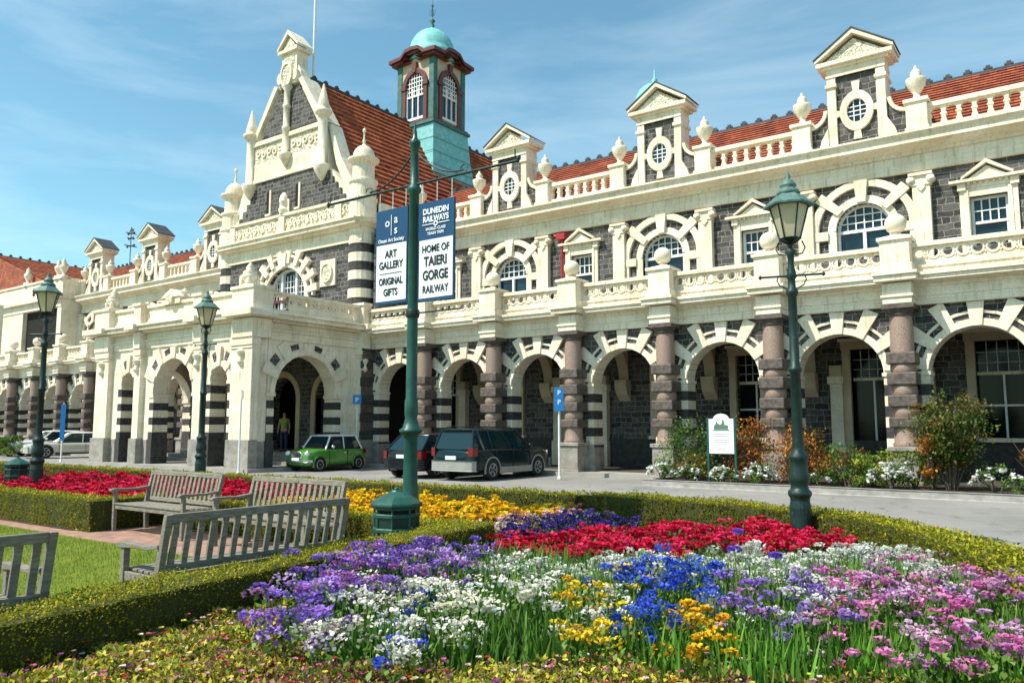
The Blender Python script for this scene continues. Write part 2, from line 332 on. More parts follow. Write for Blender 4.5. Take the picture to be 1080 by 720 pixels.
def join(parts):
    V, F, Cc = [], [], []; o = 0
    for v_, f_, c_ in parts: V.append(v_); F.append(f_+o); Cc.append(c_); o += len(v_)
    return np.concatenate(V), np.concatenate(F), np.concatenate(Cc)
def inpoly(P, poly):
    x, y = P[:, 0], P[:, 1]; ins = np.zeros(len(P), bool); n_ = len(poly)
    for i in range(n_):
        x1, y1 = poly[i]; x2, y2 = poly[(i+1) % n_]
        c_ = ((y1 > y) != (y2 > y)) & (x < (x2-x1)*(y-y1)/((y2-y1) or 1e-9)+x1); ins ^= c_
    return ins
def scatter_poly(poly, density):
    p = np.array(poly); lo, hi = p.min(0), p.max(0); k = int((hi-lo).prod()*density)+4
    P = rng.uniform(lo, hi, (k, 2)); return P[inpoly(P, poly)]
def pick(cols, K, var=.18):
    c_ = np.array(cols)[rng.integers(0, len(cols), K)]; return np.clip(c_*rng.uniform(1-var, 1+var, (K, 1)), 0, 1)
LEAF = ([(0, 0, 0), (.30, .42, .10), (0, 1, -.04), (-.30, .42, .10)], [(0, 1, 2, 3)])       # one folded leaf, length 1 along +y
BLADE = ([(-.04, 0, 0), (.04, 0, 0), (.03, .03, .55), (-.03, .03, .55), (.0, .16, 1), (.005, .16, 1)], [(0, 1, 2, 3), (3, 2, 5, 4)])
FLORET = ([(-.5, 0, .1), (0, -.5, .1), (.5, 0, .1), (0, .5, .1), (-.36, -.36, 0), (.36, -.36, .0), (.36, .36, 0), (-.36, .36, 0)], [(0, 1, 2, 3), (4, 5, 6, 7)])

mat_noise('ceiling_shade', (.10, .07, .045), (.16, .115, .075), 4, .8, .2, 20)  # brown loggia ceiling: shade put into the colour, cuts bounced light

mat_noise('dark_floor', (.05, .042, .036), (.10, .085, .07), 3, .7, .2, 20)  # loggia floor toned dark so less light bounces and the shade deepens
# ---------------------------------------------------------------- ground, road, pavement, paths
def sheet(name, poly, z, mat):
    mb = MB(); mb.add([(x, y, z) for x, y in poly], [tuple(range(len(poly)))], mat); o = mb.build(name); tag(o, kind='structure'); return o
sheet('ground', [(-1500, -1500), (1500, -1500), (1500, 1500), (-1500, 1500)], -.02, 'earth')
sheet('road', [(-120, 5), (60, 5), (60, 24), (-120, 24)], .0, 'asphalt')
mb = MB(); mb.extrz([(-10.2, 20.25), (40, 20.25), (40, 20.42), (-10.02, 20.42), (-10.02, 22.9), (-10.2, 22.9)], 0, .17, 'kerb_stone')
tag(mb.build('kerb', bevel=.02), kind='structure')
mb = MB(); mb.extrz([(-24.6, 22.75), (-10.22, 22.75), (-10.22, 27, ), (-24.6, 27)], .0, .13, 'pavement'); mb.extrz([(-70, 22.6), (-35.9, 22.6), (-35.9, 27), (-70, 27)], 0, .13, 'pavement')
tag(mb.build('pavement'), kind='structure')
mb = MB(); mb.add([(-10.02, 20.42, .12), (40, 20.42, .12), (40, 23.6, .12), (-10.02, 23.6, .12)], [(0, 1, 2, 3)], 'soil'); tag(mb.build('planted_border_soil'), kind='structure')
sheet('brick_path', [(-40, 5.75), (-6.2, 5.75), (-6.2, 7.2), (-12.9, 7.2), (-12.9, 6.15), (-40, 6.15)], .012, 'brick_paving')
sheet('lawn', [(-40, -20), (-5.9, -20), (-5.9, 5.82), (-40, 5.86)], .016, 'lawn')
sheet('garden_soil', [(-5.9, -8), (12, -8), (1.2, 6.0), (.2, 8.2), (-.9, 10), (-2.6, 11.8), (-5.5, 12.2), (-26, 12.2), (-40, 12), (-40, 6.15), (-12.9, 6.15), (-12.9, 7.2), (-6.2, 7.2)], .018, 'soil')

# ---------------------------------------------------------------- the station
YW, YU = 23.75, 27.0          # face of the arcade wall, face of the upper wall behind the balcony
BAY = 3.45
ST = empty('railway_station', (-30.1, 23.5, 0), label='long dark bluestone station with cream limestone dressings, arcades, orange tiled roofs and copper cupola', cat='railway station')
OX, OY = 30.1, -23.5
def P(x, y, z=0): return (x+OX, y+OY, z)      # world point -> the station's own frame
def put(o, x, y, z=0, rz=0, sx=1):
    c_ = copy_tree(o, ST, P(x, y, z), rz); c_.scale = (sx, 1, 1); return c_

# --- arcade bay: local x across, local y back, front face y=0
def arcade_bay():
    mb = MB(); mb.arch_wall(-1.725, 1.725, 1.0, 4.9, 0, 1.17, 3.08, 0, .55, 'bluestone')
    mb.box(-1.725, -1.17, 0, .55, 0, 1.0, 'bluestone'); mb.box(1.17, 1.725, 0, .55, 0, 1.0, 'bluestone')
    w_ = mb.build('arch_wall')
    mb = MB(); mb.ring(0, 3.08, 1.165, 1.36, -.07, .57, 'cream'); mb.ring(0, 3.08, 1.5, 1.58, -.05, .02, 'cream')
    for a in (90, 62, 118, 35, 145, 10, 170):
        r1 = {90: 1.80, 62: 1.99, 118: 1.99, 35: 2.0, 145: 2.0, 10: 1.72, 170: 1.72}[a]
        mb.wedge(0, 3.08, 1.17, r1, R(a), .13, .20, -.11, .03, 'cream')
    o = mb.build('archivolt', bevel=.012); o.parent = w_
    for s_ in (-1, 1):
        mb = MB()
        for k in range(7):
            z0 = 1.02+k*.29; c_ = 'cream' if k % 2 == 0 else 'dark_block'; d_ = .30 if k % 2 == 0 else .24
            x0, x1 = sorted((s_*1.155, s_*(1.17+d_))); mb.box(x0, x1, -.05, .58, z0, z0+.285, c_)
        x0, x1 = sorted((s_*1.12, s_*1.70)); mb.box(x0, x1, -.09, .6, 3.0, 3.1, 'cream')
        x0, x1 = sorted((s_*1.13, s_*1.72)); mb.box(x0, x1, -.08, .61, 0, 1.0, 'plinth_stone'); mb.box(x0, x1, -.12, .63, .93, 1.03, 'plinth_stone')
        o = mb.build('jamb_quoin', bevel=.01); o.parent = w_
    return w_
def column():
    mb = MB(); mb.box(-.40, .40, -.40, .42, 0, .22, 'plinth_stone'); mb.box(-.36, .36, -.36, .42, .22, .98, 'plinth_stone'); mb.box(-.41, .41, -.41, .42, .98, 1.1, 'plinth_stone')
    c0 = mb.build('column', bevel=.02)
    mb = MB(); mb.lathe([(.33, 1.1), (.35, 1.16), (.31, 1.22), (.31, 1.62)], (0, 0, 0), 'pink_granite', 20)
    mb.lathe([(.29, 1.86), (.325, 1.95), (.325, 2.05), (.29, 2.16)], (0, 0, 0), 'pink_granite', 20)
    mb.lathe([(.29, 2.44), (.325, 2.5), (.325, 2.66), (.29, 2.74)], (0, 0, 0), 'pink_granite', 20)
    mb.lathe([(.29, 3.04), (.325, 3.1), (.325, 3.24), (.29, 3.3)], (0, 0, 0), 'pink_granite', 20)
    mb.lathe([(.295, 3.6), (.295, 4.3), (.275, 4.62)], (0, 0, 0), 'pink_granite', 20)
    o = mb.build('shaft'); o.parent = c0
    mb = MB()
    for z0, z1 in ((1.6, 1.88), (2.14, 2.46), (2.72, 3.06), (3.28, 3.6)): mb.box(-.36, .36, -.36, .36, z0, z1, 'brown_granite')
    o = mb.build('square_band', bevel=.035); o.parent = c0
    mb = MB(); mb.lathe([(.28, 4.56), (.33, 4.62), (.28, 4.66), (.36, 4.76)], (0, 0, 0), 'brown_granite', 20); mb.box(-.40, .40, -.40, .42, 4.76, 4.88, 'brown_granite')
    o = mb.build('capital', bevel=.01); o.parent = c0
    return c0
def pierced_panel(mb, x0, x1, y0, y1, z0, z1, mat='cream'):
    """parapet slab with a row of round holes and raised scallops below each"""
    n = max(1, round((x1-x0)/.36)); w_ = (x1-x0)/n; zc = z0+(z1-z0)*.62; r = .115; seg = 8
    mb.box(x0, x1, y0, y1, z0, zc-.14, mat)
    for i in range(n):
        cx = x0+w_*(i+.5); a, b_ = x0+w_*i, x0+w_*(i+1)
        inn = [(cx+r*cos(2*pi*k/seg+pi/8), zc+r*sin(2*pi*k/seg+pi/8)) for k in range(seg)]
        top, bot = z1, zc-.14
        outp = []
        for k in range(seg):
            t = 2*pi*k/seg+pi/8; dx, dz = cos(t), sin(t)
            sx_ = (w_/2)/abs(dx); sz_ = ((top-zc) if dz > 0 else (zc-bot))/abs(dz); q = min(sx_, sz_); outp.append([cx+dx*q, zc+dz*q])
        # corners so the slab stays rectangular
        vs = []; fs = []
        for yy in (y0, y1): vs += [(x, yy, z) for x, z in inn]+[(x, yy, z) for x, z in outp]+[(a, yy, bot), (b_, yy, bot), (b_, yy, top), (a, yy, top)]
        m2 = 2*seg+4
        for k in range(seg):
            k2 = (k+1) % seg; fs.append((k, k+seg, k2+seg, k2)); fs.append((m2+k, m2+k2, m2+k2+seg, m2+k+seg)); fs.append((k, k2, m2+k2, m2+k))
        for ca, kk in ((2, 0), (3, 3), (0, 4), (1, 7)):      # fill the four corners with fans
            t = seg+kk; k2 = seg+((kk+1) % seg) if kk in (0, 4) else seg+((kk-1) % seg)
            fs.append((t, 2*seg+ca, k2)); fs.append((m2+t, m2+k2, m2+2*seg+ca))
        mb.add(vs, fs, mat)
        mb.ring(cx, zc, r+.015, r+.06, y0-.025, y0+.01, mat, pi, 2*pi, 8); mb.ring(cx, zc, r+.01, r+.04, y0-.02, y0+.01, mat, 0, pi, 8)
        mb.wedge(a, zc-.03, .0, .11, -pi/2, .02, .02, y0-.025, y0+.005, mat)
    mb.box(x0, x1, y0-.03, y1+.02, z0-.001, z0+.05, mat)
def entab_bay():
    mb = MB(); h = 1.725
    mb.box(-h, h, -.20, .60, 4.89, 5.12, 'cream'); mb.box(-h, h, -.23, .60, 5.12, 5.40, 'cream'); mb.box(-h, h, -.28, .6, 5.36, 5.45, 'cream')
    mb.box(-h, h, -.62, .6, 5.50, 5.62, 'cream'); mb.extrx([(-.62, 5.50), (-.28, 5.44), (.1, 5.44), (.1, 5.5)], -h, h, 'cream'); mb.box(-h, h, -.68, .6, 5.62, 5.70, 'cream')
    mb.box(-h, h, -.42, .1, 5.70, 5.86, 'cream'); mb.box(-h, h, -.46, .1, 5.86, 5.94, 'cream')
    e = mb.build('entablature')
    mb = MB(); pierced_panel(mb, -h+.36, h-.36, -.40, -.32, 5.94, 6.42); mb.box(-h+.36, h-.36, -.50, -.16, 6.42, 6.50, 'cream'); mb.box(-h+.36, h-.36, -.45, -.2, 6.50, 6.55, 'cream')
    o = mb.build('balustrade'); o.parent = e
    return e
def ressaut():
    mb = MB(); mb.box(-.36, .36, -.82, .1, 4.89, 5.14, 'cream'); mb.box(-.40, .40, -.86, .1, 5.06, 5.13, 'cream'); mb.box(-.36, .36, -.82, .1, 5.14, 5.45, 'cream')
    mb.box(-.52, .52, -1.04, .1, 5.48, 5.63, 'cream'); mb.box(-.56, .56, -1.10, .1, 5.63, 5.71, 'cream'); mb.box(-.42, .42, -.92, .1, 5.71, 5.95, 'cream')
    mb.box(-.37, .37, -.84, -.1, 5.95, 6.62, 'cream'); mb.box(-.43, .43, -.90, -.04, 6.60, 6.70, 'cream')
    mb.add([(-.40, -.87, 6.70), (.40, -.87, 6.70), (.40, -.07, 6.70), (-.40, -.07, 6.70), (0, -.47, 6.84)], [(0, 1, 4), (1, 2, 4), (2, 3, 4), (3, 0, 4)], 'cream')
    p_ = mb.build('pedestal', bevel=.012)
    mb = MB(); mb.lathe([(.12, 6.76), (.1, 6.84), (.13, 6.88)]+[(.28*sin(pi*(k+.9)/9.5), 7.12-.28*cos(pi*(k+.9)/9.5)) for k in range(9)]+[(.005, 7.402)], (0, -.47, 0), 'cream', 18)
    o = mb.build('ball_finial'); o.parent = p_
    return p_
# --- upper wall pieces; local front face y=0 at the wall plane
def glazing(mb, cx, hw, z0, z1, nx, nz, y, arch=None, mat='white_paint', t=.035):
    for i in range(1, nx):
        x = cx-hw+2*hw*i/nx; zt = z1 if arch is None else arch+math.sqrt(max(0, hw*hw-(x-cx)**2)); mb.box(x-t/2, x+t/2, y-.02, y+.03, z0, zt, mat)
    for k in range(1, nz):
        z = z0+(z1-z0)*k/nz; q = hw if arch is None or z < arch else math.sqrt(max(0, hw*hw-(z-arch)**2)); mb.box(cx-q, cx+q, y-.024, y+.026, z-t/2, z+t/2, mat)
def arch_bay():
    h = 1.725
    mb = MB(); mb.arch_wall(-h, h, 5.6, 9.56, 0, .80, 8.02, 0, .5, 'bluestone', sill=7.0); w_ = mb.build('wall')
    mb = MB(); mb.ring(0, 8.02, .80, 1.06, -.06, .1, 'cream'); mb.ring(0, 8.02, .80, .87, -.09, .24, 'cream'); mb.ring(0, 8.02, 1.34, 1.58, -.12, .05, 'cream')
    for s_ in (-1, 1):
        x0, x1 = sorted((s_*.80, s_*1.06)); mb.box(x0, x1, -.06, .24, 6.3, 8.02, 'cream')
        x0, x1 = sorted((s_*1.34, s_*1.56)); mb.box(x0, x1, -.12, .05, 6.3, 7.72, 'cream')
        x0, x1 = sorted((s_*1.04, s_*1.60)); mb.box(x0, x1, -.14, .05, 7.72, 8.02, 'cream')
        mb.wedge(0, 8.02, .86, 1.74, R(90+s_*48), .12, .17, -.15, .06, 'cream')
    mb.extr([(-.13, 8.85), (.13, 8.85), (.21, 9.56), (-.21, 9.56)], -.19, .05, 'cream')
    o = mb.build('window_surround', bevel=.012); o.parent = w_
    mb = MB(); mb.extr([(-.8, 7.0), (.8, 7.0)]+[(.8*cos(pi*i/16), 8.02+.8*sin(pi*i/16)) for i in range(17)][0:]+[], .26, .27, 'glass'); g = mb.build('window'); g.parent = w_
    mb = MB(); mb.ring(0, 8.02, .72, .81, .15, .25, 'white_paint'); mb.box(-.8, -.73, .15, .25, 7.0, 8.02, 'white_paint'); mb.box(.73, .8, .15, .25, 7.0, 8.02, 'white_paint')
    mb.box(-.8, .8, .13, .25, 7.92, 8.02, 'white_paint'); mb.box(-.05, .05, .14, .25, 7.0, 7.95, 'white_paint'); glazing(mb, 0, .76, 8.0, 8.76, 6, 3, .21, 8.02)
    o = mb.build('frame'); o.parent = w_
    return w_
def rect_bay():
    h = 1.725
    mb = MB(); mb.box(-h, -.48, 0, .5, 5.6, 9.56, 'bluestone'); mb.box(.48, h, 0, .5, 5.6, 9.56, 'bluestone'); mb.box(-.48, .48, 0, .5, 5.6, 7.0, 'bluestone'); mb.box(-.48, .48, 0, .5, 8.5, 9.56, 'bluestone'); w_ = mb.build('wall')
    mb = MB()
    for s_ in (-1, 1):
        x0, x1 = sorted((s_*.48, s_*.74)); mb.box(x0, x1, -.08, .22, 6.3, 8.76, 'cream'); x0, x1 = sorted((s_*.5, s_*.60)); mb.box(x0, x1, -.11, .05, 6.3, 8.72, 'cream')
        x0, x1 = sorted((s_*.56, s_*.78)); mb.box(x0, x1, -.16, .05, 8.70, 8.92, 'cream')
    mb.box(-.48, .48, -.08, .22, 8.5, 8.76, 'cream'); mb.box(-.74, .74, -.10, .05, 8.76, 8.93, 'cream')
    for k in range(7): mb.box(-.52+k*.16, -.44+k*.16, -.17, .05, 8.86, 8.93, 'cream')
    mb.box(-.98, .98, -.26, .05, 8.93, 9.02, 'cream'); mb.extr([(-.52, 9.02), (.52, 9.02), (0, 9.38)], -.15, .04, 'cream')
    for s_ in (-1, 1):
        mb.extr([(s_*.66, 9.02), (s_*.66, 9.09), (0, 9.56), (0, 9.44)][::s_], -.26, .05, 'cream')
    o = mb.build('window_surround', bevel=.01); o.parent = w_
    mb = MB(); mb.box(-.48, .48, .24, .26, 7.0, 8.5, 'glass'); g = mb.build('window'); g.parent = w_
    mb = MB(); mb.box(-.48, -.40, .14, .24, 7.0, 8.5, 'white_paint'); mb.box(.40, .48, .14, .24, 7.0, 8.5, 'white_paint'); mb.box(-.48, .48, .13, .24, 7.68, 7.76, 'white_paint'); mb.box(-.48, .48, .14, .24, 8.42, 8.5, 'white_paint')
    glazing(mb, 0, .42, 7.74, 8.44, 4, 2, .2); o = mb.build('frame'); o.parent = w_
    return w_
def pilaster():
    mb = MB(); mb.box(-.25, .25, -.22, .05, 5.6, 9.14, 'cream'); mb.box(-.29, .29, -.26, .05, 9.06, 9.14, 'cream'); mb.box(-.34, .34, -.32, .05, 9.36, 9.46, 'cream'); mb.box(-.26, .26, -.25, .05, 9.14, 9.38, 'cream')
    p_ = mb.build('pilaster', bevel=.01)
    mb = MB()
    for s_ in (-1, 1):
        mb.T = lambda q, s_=s_: (q[0]+s_*.28, q[2]-.30, 9.24+q[1]); mb.lathe([(.03, 0), (.12, .0), (.12, .3), (.03, .3)], (0, 0, 0), 'cream', 12); mb.lathe([(.05, -.03), (.05, .0)], (0, 0, 0), 'cream', 8); mb.T = None
    mb.extr([(-.12, 9.0), (0, 8.86), (.12, 9.0), (.1, 9.08), (-.1, 9.08)], -.27, -.2, 'cream')
    o = mb.build('capital'); o.parent = p_
    return p_
def cornice_bay():
    h = 1.725; mb = MB()
    mb.box(-h, h, -.14, .5, 9.56, 9.82, 'cream'); mb.box(-h, h, -.10, .5, 9.82, 10.10, 'cream'); mb.box(-h, h, -.18, .5, 10.10, 10.20, 'cream')
    mb.extrx([(-.62, 10.34), (-.18, 10.2), (.3, 10.2), (.3, 10.34)], -h, h, 'cream'); mb.box(-h, h, -.64, .5, 10.34, 10.50, 'cream'); mb.extrx([(-.74, 10.62), (-.64, 10.5), (.5, 10.5), (.5, 10.62)], -h, h, 'cream'); mb.box(-h, h, -.76, .5, 10.62, 10.68, 'cream')
    mb.box(-h, h, -.16, .2, 10.68, 10.88, 'cream')
    return mb.build('cornice')
def attic_balustrade():
    mb = MB(); h = 1.725-.3; n = 7; w_ = 2*h/n
    mb.box(-h, h, -.13, .15, 10.88, 10.97, 'cream'); mb.box(-h, h, -.17, .19, 11.52, 11.62, 'cream'); mb.box(-h, h, -.13, .15, 11.62, 11.68, 'cream')
    for i in range(n+1):
        x = -h+w_*i; mb.box(x-.055, x+.055, -.10, .12, 10.97, 11.54, 'cream')
        mb.extr([(x-.10, 10.97), (x+.10, 10.97), (x+.055, 11.12), (x-.055, 11.12)], -.101, .121, 'cream'); mb.box(x-.085, x+.085, -.115, .135, 11.22, 11.28, 'cream')
    for i in range(n):
        cx = -h+w_*(i+.5); r = w_/2-.055; seg = 6
        pts = [(cx-r*cos(pi*k/seg), 11.36+r*sin(pi*k/seg)*.95) for k in range(seg+1)]
        for (xa, za), (xb, zb) in zip(pts, pts[1:]):
            mb.add([(xa, -.1, za), (xb, -.1, zb), (xb, -.1, 11.53), (xa, -.1, 11.53), (xa, .12, za), (xb, .12, zb), (xb, .12, 11.53), (xa, .12, 11.53)], [(0, 1, 2, 3), (7, 6, 5, 4), (4, 5, 1, 0)], 'cream')
    return mb.build('attic_balustrade')
def attic_pedestal():
    mb = MB(); mb.box(-.30, .30, -.30, .28, 10.68, 11.72, 'cream'); mb.box(-.36, .36, -.36, .34, 11.72, 11.84, 'cream'); mb.box(-.34, .34, -.34, .3, 10.68, 10.92, 'cream')
    p_ = mb.build('attic_pedestal', bevel=.012)
    mb = MB(); mb.lathe([(.22, 11.84), (.22, 11.9), (.11, 11.96), (.09, 12.06), (.16, 12.16), (.27, 12.34), (.30, 12.5), (.30, 12.56), (.17, 12.62), (.13, 12.66), (.17, 12.74), (.10, 12.86), (.04, 12.9), (.06, 12.95), (.01, 13.02)], (0, 0, 0), 'cream', 16)
    o = mb.build('urn_finial'); o.parent = p_
    return p_
def gable():
    mb = MB(); mb.box(-.66, .66, -.06, .62, 10.88, 13.22, 'bluestone')
    g_ = mb.build('gable')
    mb = MB()
    for s_ in (-1, 1):
        x0, x1 = sorted((s_*.62, s_*.90)); mb.box(x0, x1, -.16, .64, 10.88, 13.22, 'cream'); x0, x1 = sorted((s_*.58, s_*.95)); mb.box(x0, x1, -.22, .68, 12.86, 12.98, 'cream')
        # scrolled shoulder
        pts = [(.9, 10.88), (1.46, 10.88), (1.46, 11.62)]+[(1.48-.58*sin(a), 12.14-.50*cos(a)) for a in np.linspace(0, pi/2, 7)]
        pts = [(s_*x, z) for x, z in pts]; mb.extr(pts if s_ > 0 else pts[::-1], -.05, .2, 'bluestone')
        mb.ring(s_*1.50, 12.14, .46, .58, -.14, .24, 'cream', pi if s_ > 0 else 1.5*pi, 1.5*pi if s_ > 0 else 2*pi, 8)
        mb.extr([(s_*.9, 10.88), (s_*1.18, 10.88), (s_*1.12, 11.1), (s_*.9, 11.5)][::s_], -.2, -.04, 'cream')
    mb.box(-.90, .90, -.16, .64, 13.2, 13.56, 'cream'); mb.box(-.92, .92, -.19, .65, 13.2, 13.28, 'cream')
    o = mb.build('gable_pier', bevel=.01); o.parent = g_
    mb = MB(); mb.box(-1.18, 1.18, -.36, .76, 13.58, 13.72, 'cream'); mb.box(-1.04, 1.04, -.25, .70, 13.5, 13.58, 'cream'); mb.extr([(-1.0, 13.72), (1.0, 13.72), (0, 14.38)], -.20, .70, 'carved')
    for s_ in (-1, 1): mb.extr([(s_*1.22, 13.72), (s_*1.22, 13.82), (0, 14.66), (0, 14.5)][::s_], -.38, .78, 'cream')
    for s_ in (-1, 1): mb.extr([(s_*1.25, 13.825), (s_*1.25, 13.865), (0, 14.71), (0, 14.665)][::s_], -.41, .82, 'lead')
    o = mb.build('pediment', bevel=.01); o.parent = g_
    mb = MB(); mb.ring(0, 11.93, .30, .52, -.17, -.04, 'cream', 0, 2*pi, 24, sz=1.3)
    for a in (0, 90, 180, 270):
        q = .66 if a in (90, 270) else .5; mb.wedge(0, 11.93, q, (1.0 if a == 90 else .95) if a in (90, 270) else .72, R(a), .09, .13, -.15, -.04, 'cream')
    o = mb.build('oculus_surround', bevel=.008); o.parent = g_
    mb = MB(); mb.add([(.31*cos(2*pi*k/20), -.07, 11.93+.40*sin(2*pi*k/20)) for k in range(20)], [tuple(range(20))], 'glass'); q = mb.build('oculus_window'); q.parent = g_
    mb = MB()
    for x in (-.1, .1): mb.box(x-.015, x+.015, -.1, -.07, 11.56, 12.3, 'white_paint')
    for z in (11.78, 11.93, 12.08): mb.box(-.3, .3, -.102, -.072, z-.015, z+.015, 'white_paint')
    o = mb.build('frame'); o.parent = g_
    return g_
T = {k: f() for k, f in dict(arcade=arcade_bay, column=column, entab=entab_bay, ress=ressaut, arch=arch_bay, rect=rect_bay, pil=pilaster, corn=cornice_bay, bal=attic_balustrade, ped=attic_pedestal, gab=gable).items()}
def kill(o):
    for c_ in list(o.children): kill(c_)
    bpy.data.objects.remove(o)
# right wing: columns at -21.2 ... ; left wing columns at -37.55 ...
cols_r = [-21.2+BAY*i for i in range(8)]            # to +2.95, beyond the frame
for i, x in enumerate(cols_r):
    put(T['column'], x, YW-.42); put(T['ress'], x, YW)
for i in range(8):
    c_ = -22.925+BAY*i
    put(T['arcade'], c_, YW); put(T['entab'], c_, YW)
BU, SX = 3.52, 3.522/3.45        # the upper storey's bays
for i in range(8):
    c_ = -12.57+BU*(i-3); put(T['corn'], c_, YU, sx=SX)
    put(T['arch'] if i % 2 == 1 else T['rect'], c_, YU, sx=SX)
    if i % 2 == 1: put(T['gab'], c_, YU)
    else: put(T['bal'], c_, YU, sx=SX)
    put(T['pil'], c_-BU/2, YU); put(T['ped'], c_-BU/2, YU)
cols_l = [-37.55-BAY*i for i in range(7)]
for x in cols_l: put(T['column'], x, YW-.42); put(T['ress'], x, YW)
for i in range(7):
    c_ = -39.275-BAY*i
    put(T['arcade'], c_, YW); put(T['entab'], c_, YW)
for i in range(8):
    c_ = -37.9-BAY*i+.05; 
    if c_ < -58: continue
    put(T['corn'], c_, YU); put(T['arch'] if i % 2 == 1 else T['rect'], c_, YU)
    if i % 2 == 1: put(T['gab'], c_, YU)
    else: put(T['bal'], c_, YU)
    put(T['pil'], c_-1.725, YU); put(T['ped'], c_-1.725, YU)
for o in T.values(): kill(o)

# --- body of both wings: balcony deck, loggia ceiling, back wall with doors and windows, rear, roofs
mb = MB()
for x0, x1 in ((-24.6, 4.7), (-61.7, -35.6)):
    mb.box(x0, x1, YW+.1, YU+.02, 5.5, 5.62, 'plinth_stone'); mb.box(x0, x1, YW+.5, YU+.1, 5.05, 5.2, 'ceiling_shade')
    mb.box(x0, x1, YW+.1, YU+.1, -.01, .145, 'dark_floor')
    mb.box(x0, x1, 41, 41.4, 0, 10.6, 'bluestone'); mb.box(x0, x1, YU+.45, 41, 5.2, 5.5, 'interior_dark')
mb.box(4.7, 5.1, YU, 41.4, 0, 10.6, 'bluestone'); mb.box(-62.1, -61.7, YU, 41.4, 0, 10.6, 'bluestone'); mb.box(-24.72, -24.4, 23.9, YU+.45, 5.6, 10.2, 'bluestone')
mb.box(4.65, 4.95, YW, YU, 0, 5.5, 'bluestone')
mb.build('loggia', ST, P(0, 0)).location = (OX, OY, 0)
def loggia_back(x0, x1, openings, name='loggia_wall'):
    """openings: (x, half width, sill, head, kind)"""
    mb = MB(); xs = sorted(openings); a = x0
    for (x, hw, s_, h_, k) in xs:
        mb.box(a, x-hw, YU+.1, YU+.5, .1, 5.2, 'bluestone'); mb.box(x-hw, x+hw, YU+.1, YU+.5, h_, 5.2, 'bluestone')
        if s_ > .2: mb.box(x-hw, x+hw, YU+.1, YU+.5, .1, s_, 'bluestone')
        a = x+hw
    mb.box(a, x1, YU+.1, YU+.5, .1, 5.2, 'bluestone'); mb.box(x0, x1, YU+.02, YU+.1, .1, 1.2, 'dark_block')  # dado in the dark block colour stands in for the loggia's shade
    w_ = mb.build(name, ST, (OX, OY, 0))
    for (x, hw, s_, h_, k) in xs:
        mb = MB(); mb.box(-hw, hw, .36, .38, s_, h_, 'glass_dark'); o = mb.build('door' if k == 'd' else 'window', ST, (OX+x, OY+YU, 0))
        mb = MB()
        for s2 in (-1, 1):
            xa, xb = sorted((s2*hw, s2*(hw+.24))); mb.box(xa, xb, -.06, .36, s_ if s_ > .2 else .1, h_+.02, 'interior_cream')
            if k == 'd':
                xa, xb = sorted((s2*(hw+.24), s2*(hw+.62))); mb.box(xa, xb, -.16, .12, 0.1, 3.0, 'cream'); mb.box(xa-.06, xb+.06, -.24, .12, 3.0, 3.25, 'cream'); mb.box(xa, xb, -.2, .12, 3.25, 3.6, 'interior_cream')
                mb.box(xa-.04, xb+.04, -.22, .12, .1, 1.1, 'cream')
        mb.box(-hw-.28, hw+.28, -.08, .36, h_, h_+.26, 'interior_cream'); mb.box(-hw-.34, hw+.34, -.14, .2, h_+.26, h_+.36, 'cream')
        zz = h_-.95; mb.box(-hw, hw, .3, .36, zz-.05, zz+.05, 'cream'); mb.box(-.03, .03, .31, .36, s_, zz, 'white_paint'); glazing(mb, 0, hw, zz, h_, 5, 3, .33, t=.02)
        if s_ > .2: mb.box(-hw-.3, hw+.3, -.12, .36, s_-.12, s_, 'cream'); mb.box(-hw, hw, .3, .36, (s_+zz)/2-.03, (s_+zz)/2+.03, 'white_paint')
        f = mb.build('frame', None, (0, 0, 0), bevel=.008); f.parent = o
loggia_back(-24.6, 4.7, [(-1.95, .68, 1.3, 4.15, 'w'), (-5.5, .62, 0.14, 4.1, 'd'), (-9.3, .6, 1.3, 4.1, 'w'), (-12.35, .6, 1.3, 4.0, 'w'), (-16.2, .6, .14, 4.0, 'd'), (-19.8, .6, 1.3, 4.0, 'w'), (-23.2, .6, .14, 4.0, 'd')])
loggia_back(-61.7, -35.6, [(-39.3-BAY*i, .6, 1.3, 4.0, 'w') for i in range(6)])
# transverse vault ribs with corbels
def rib():
    mb = MB(); L_ = YU-YW-.5; seg = 10; pts = []
    for k in range(seg+1):
        a = pi*k/seg; pts.append((YW+.5+L_/2-L_/2*cos(a), 3.35+1.45*sin(a)))
    for (ya, za), (yb, zb) in zip(pts, pts[1:]):
        mb.add([(-.2, ya, za), (-.2, yb, zb), (-.2, yb, 5.06), (-.2, ya, 5.06), (.2, ya, za), (.2, yb, zb), (.2, yb, 5.06), (.2, ya, 5.06)], [(0, 3, 2, 1), (4, 5, 6, 7), (0, 1, 5, 4)], 'interior_cream')
    mb.extrx([(YU+.1, 3.4), (YU-.32, 3.4), (YU-.32, 3.2), (YU-.18, 2.85), (YU+.1, 2.6)], -.24, .24, 'interior_cream')
    return mb
mb0 = rib(); ro = mb0.build('vault_rib', ST, (OX-17.75, OY, 0), bevel=.01)
for x in cols_r+cols_l:
    if abs(x+17.75) < .01: continue
    c_ = ro.copy(); C.objects.link(c_); c_.location = (OX+x, OY, 0)
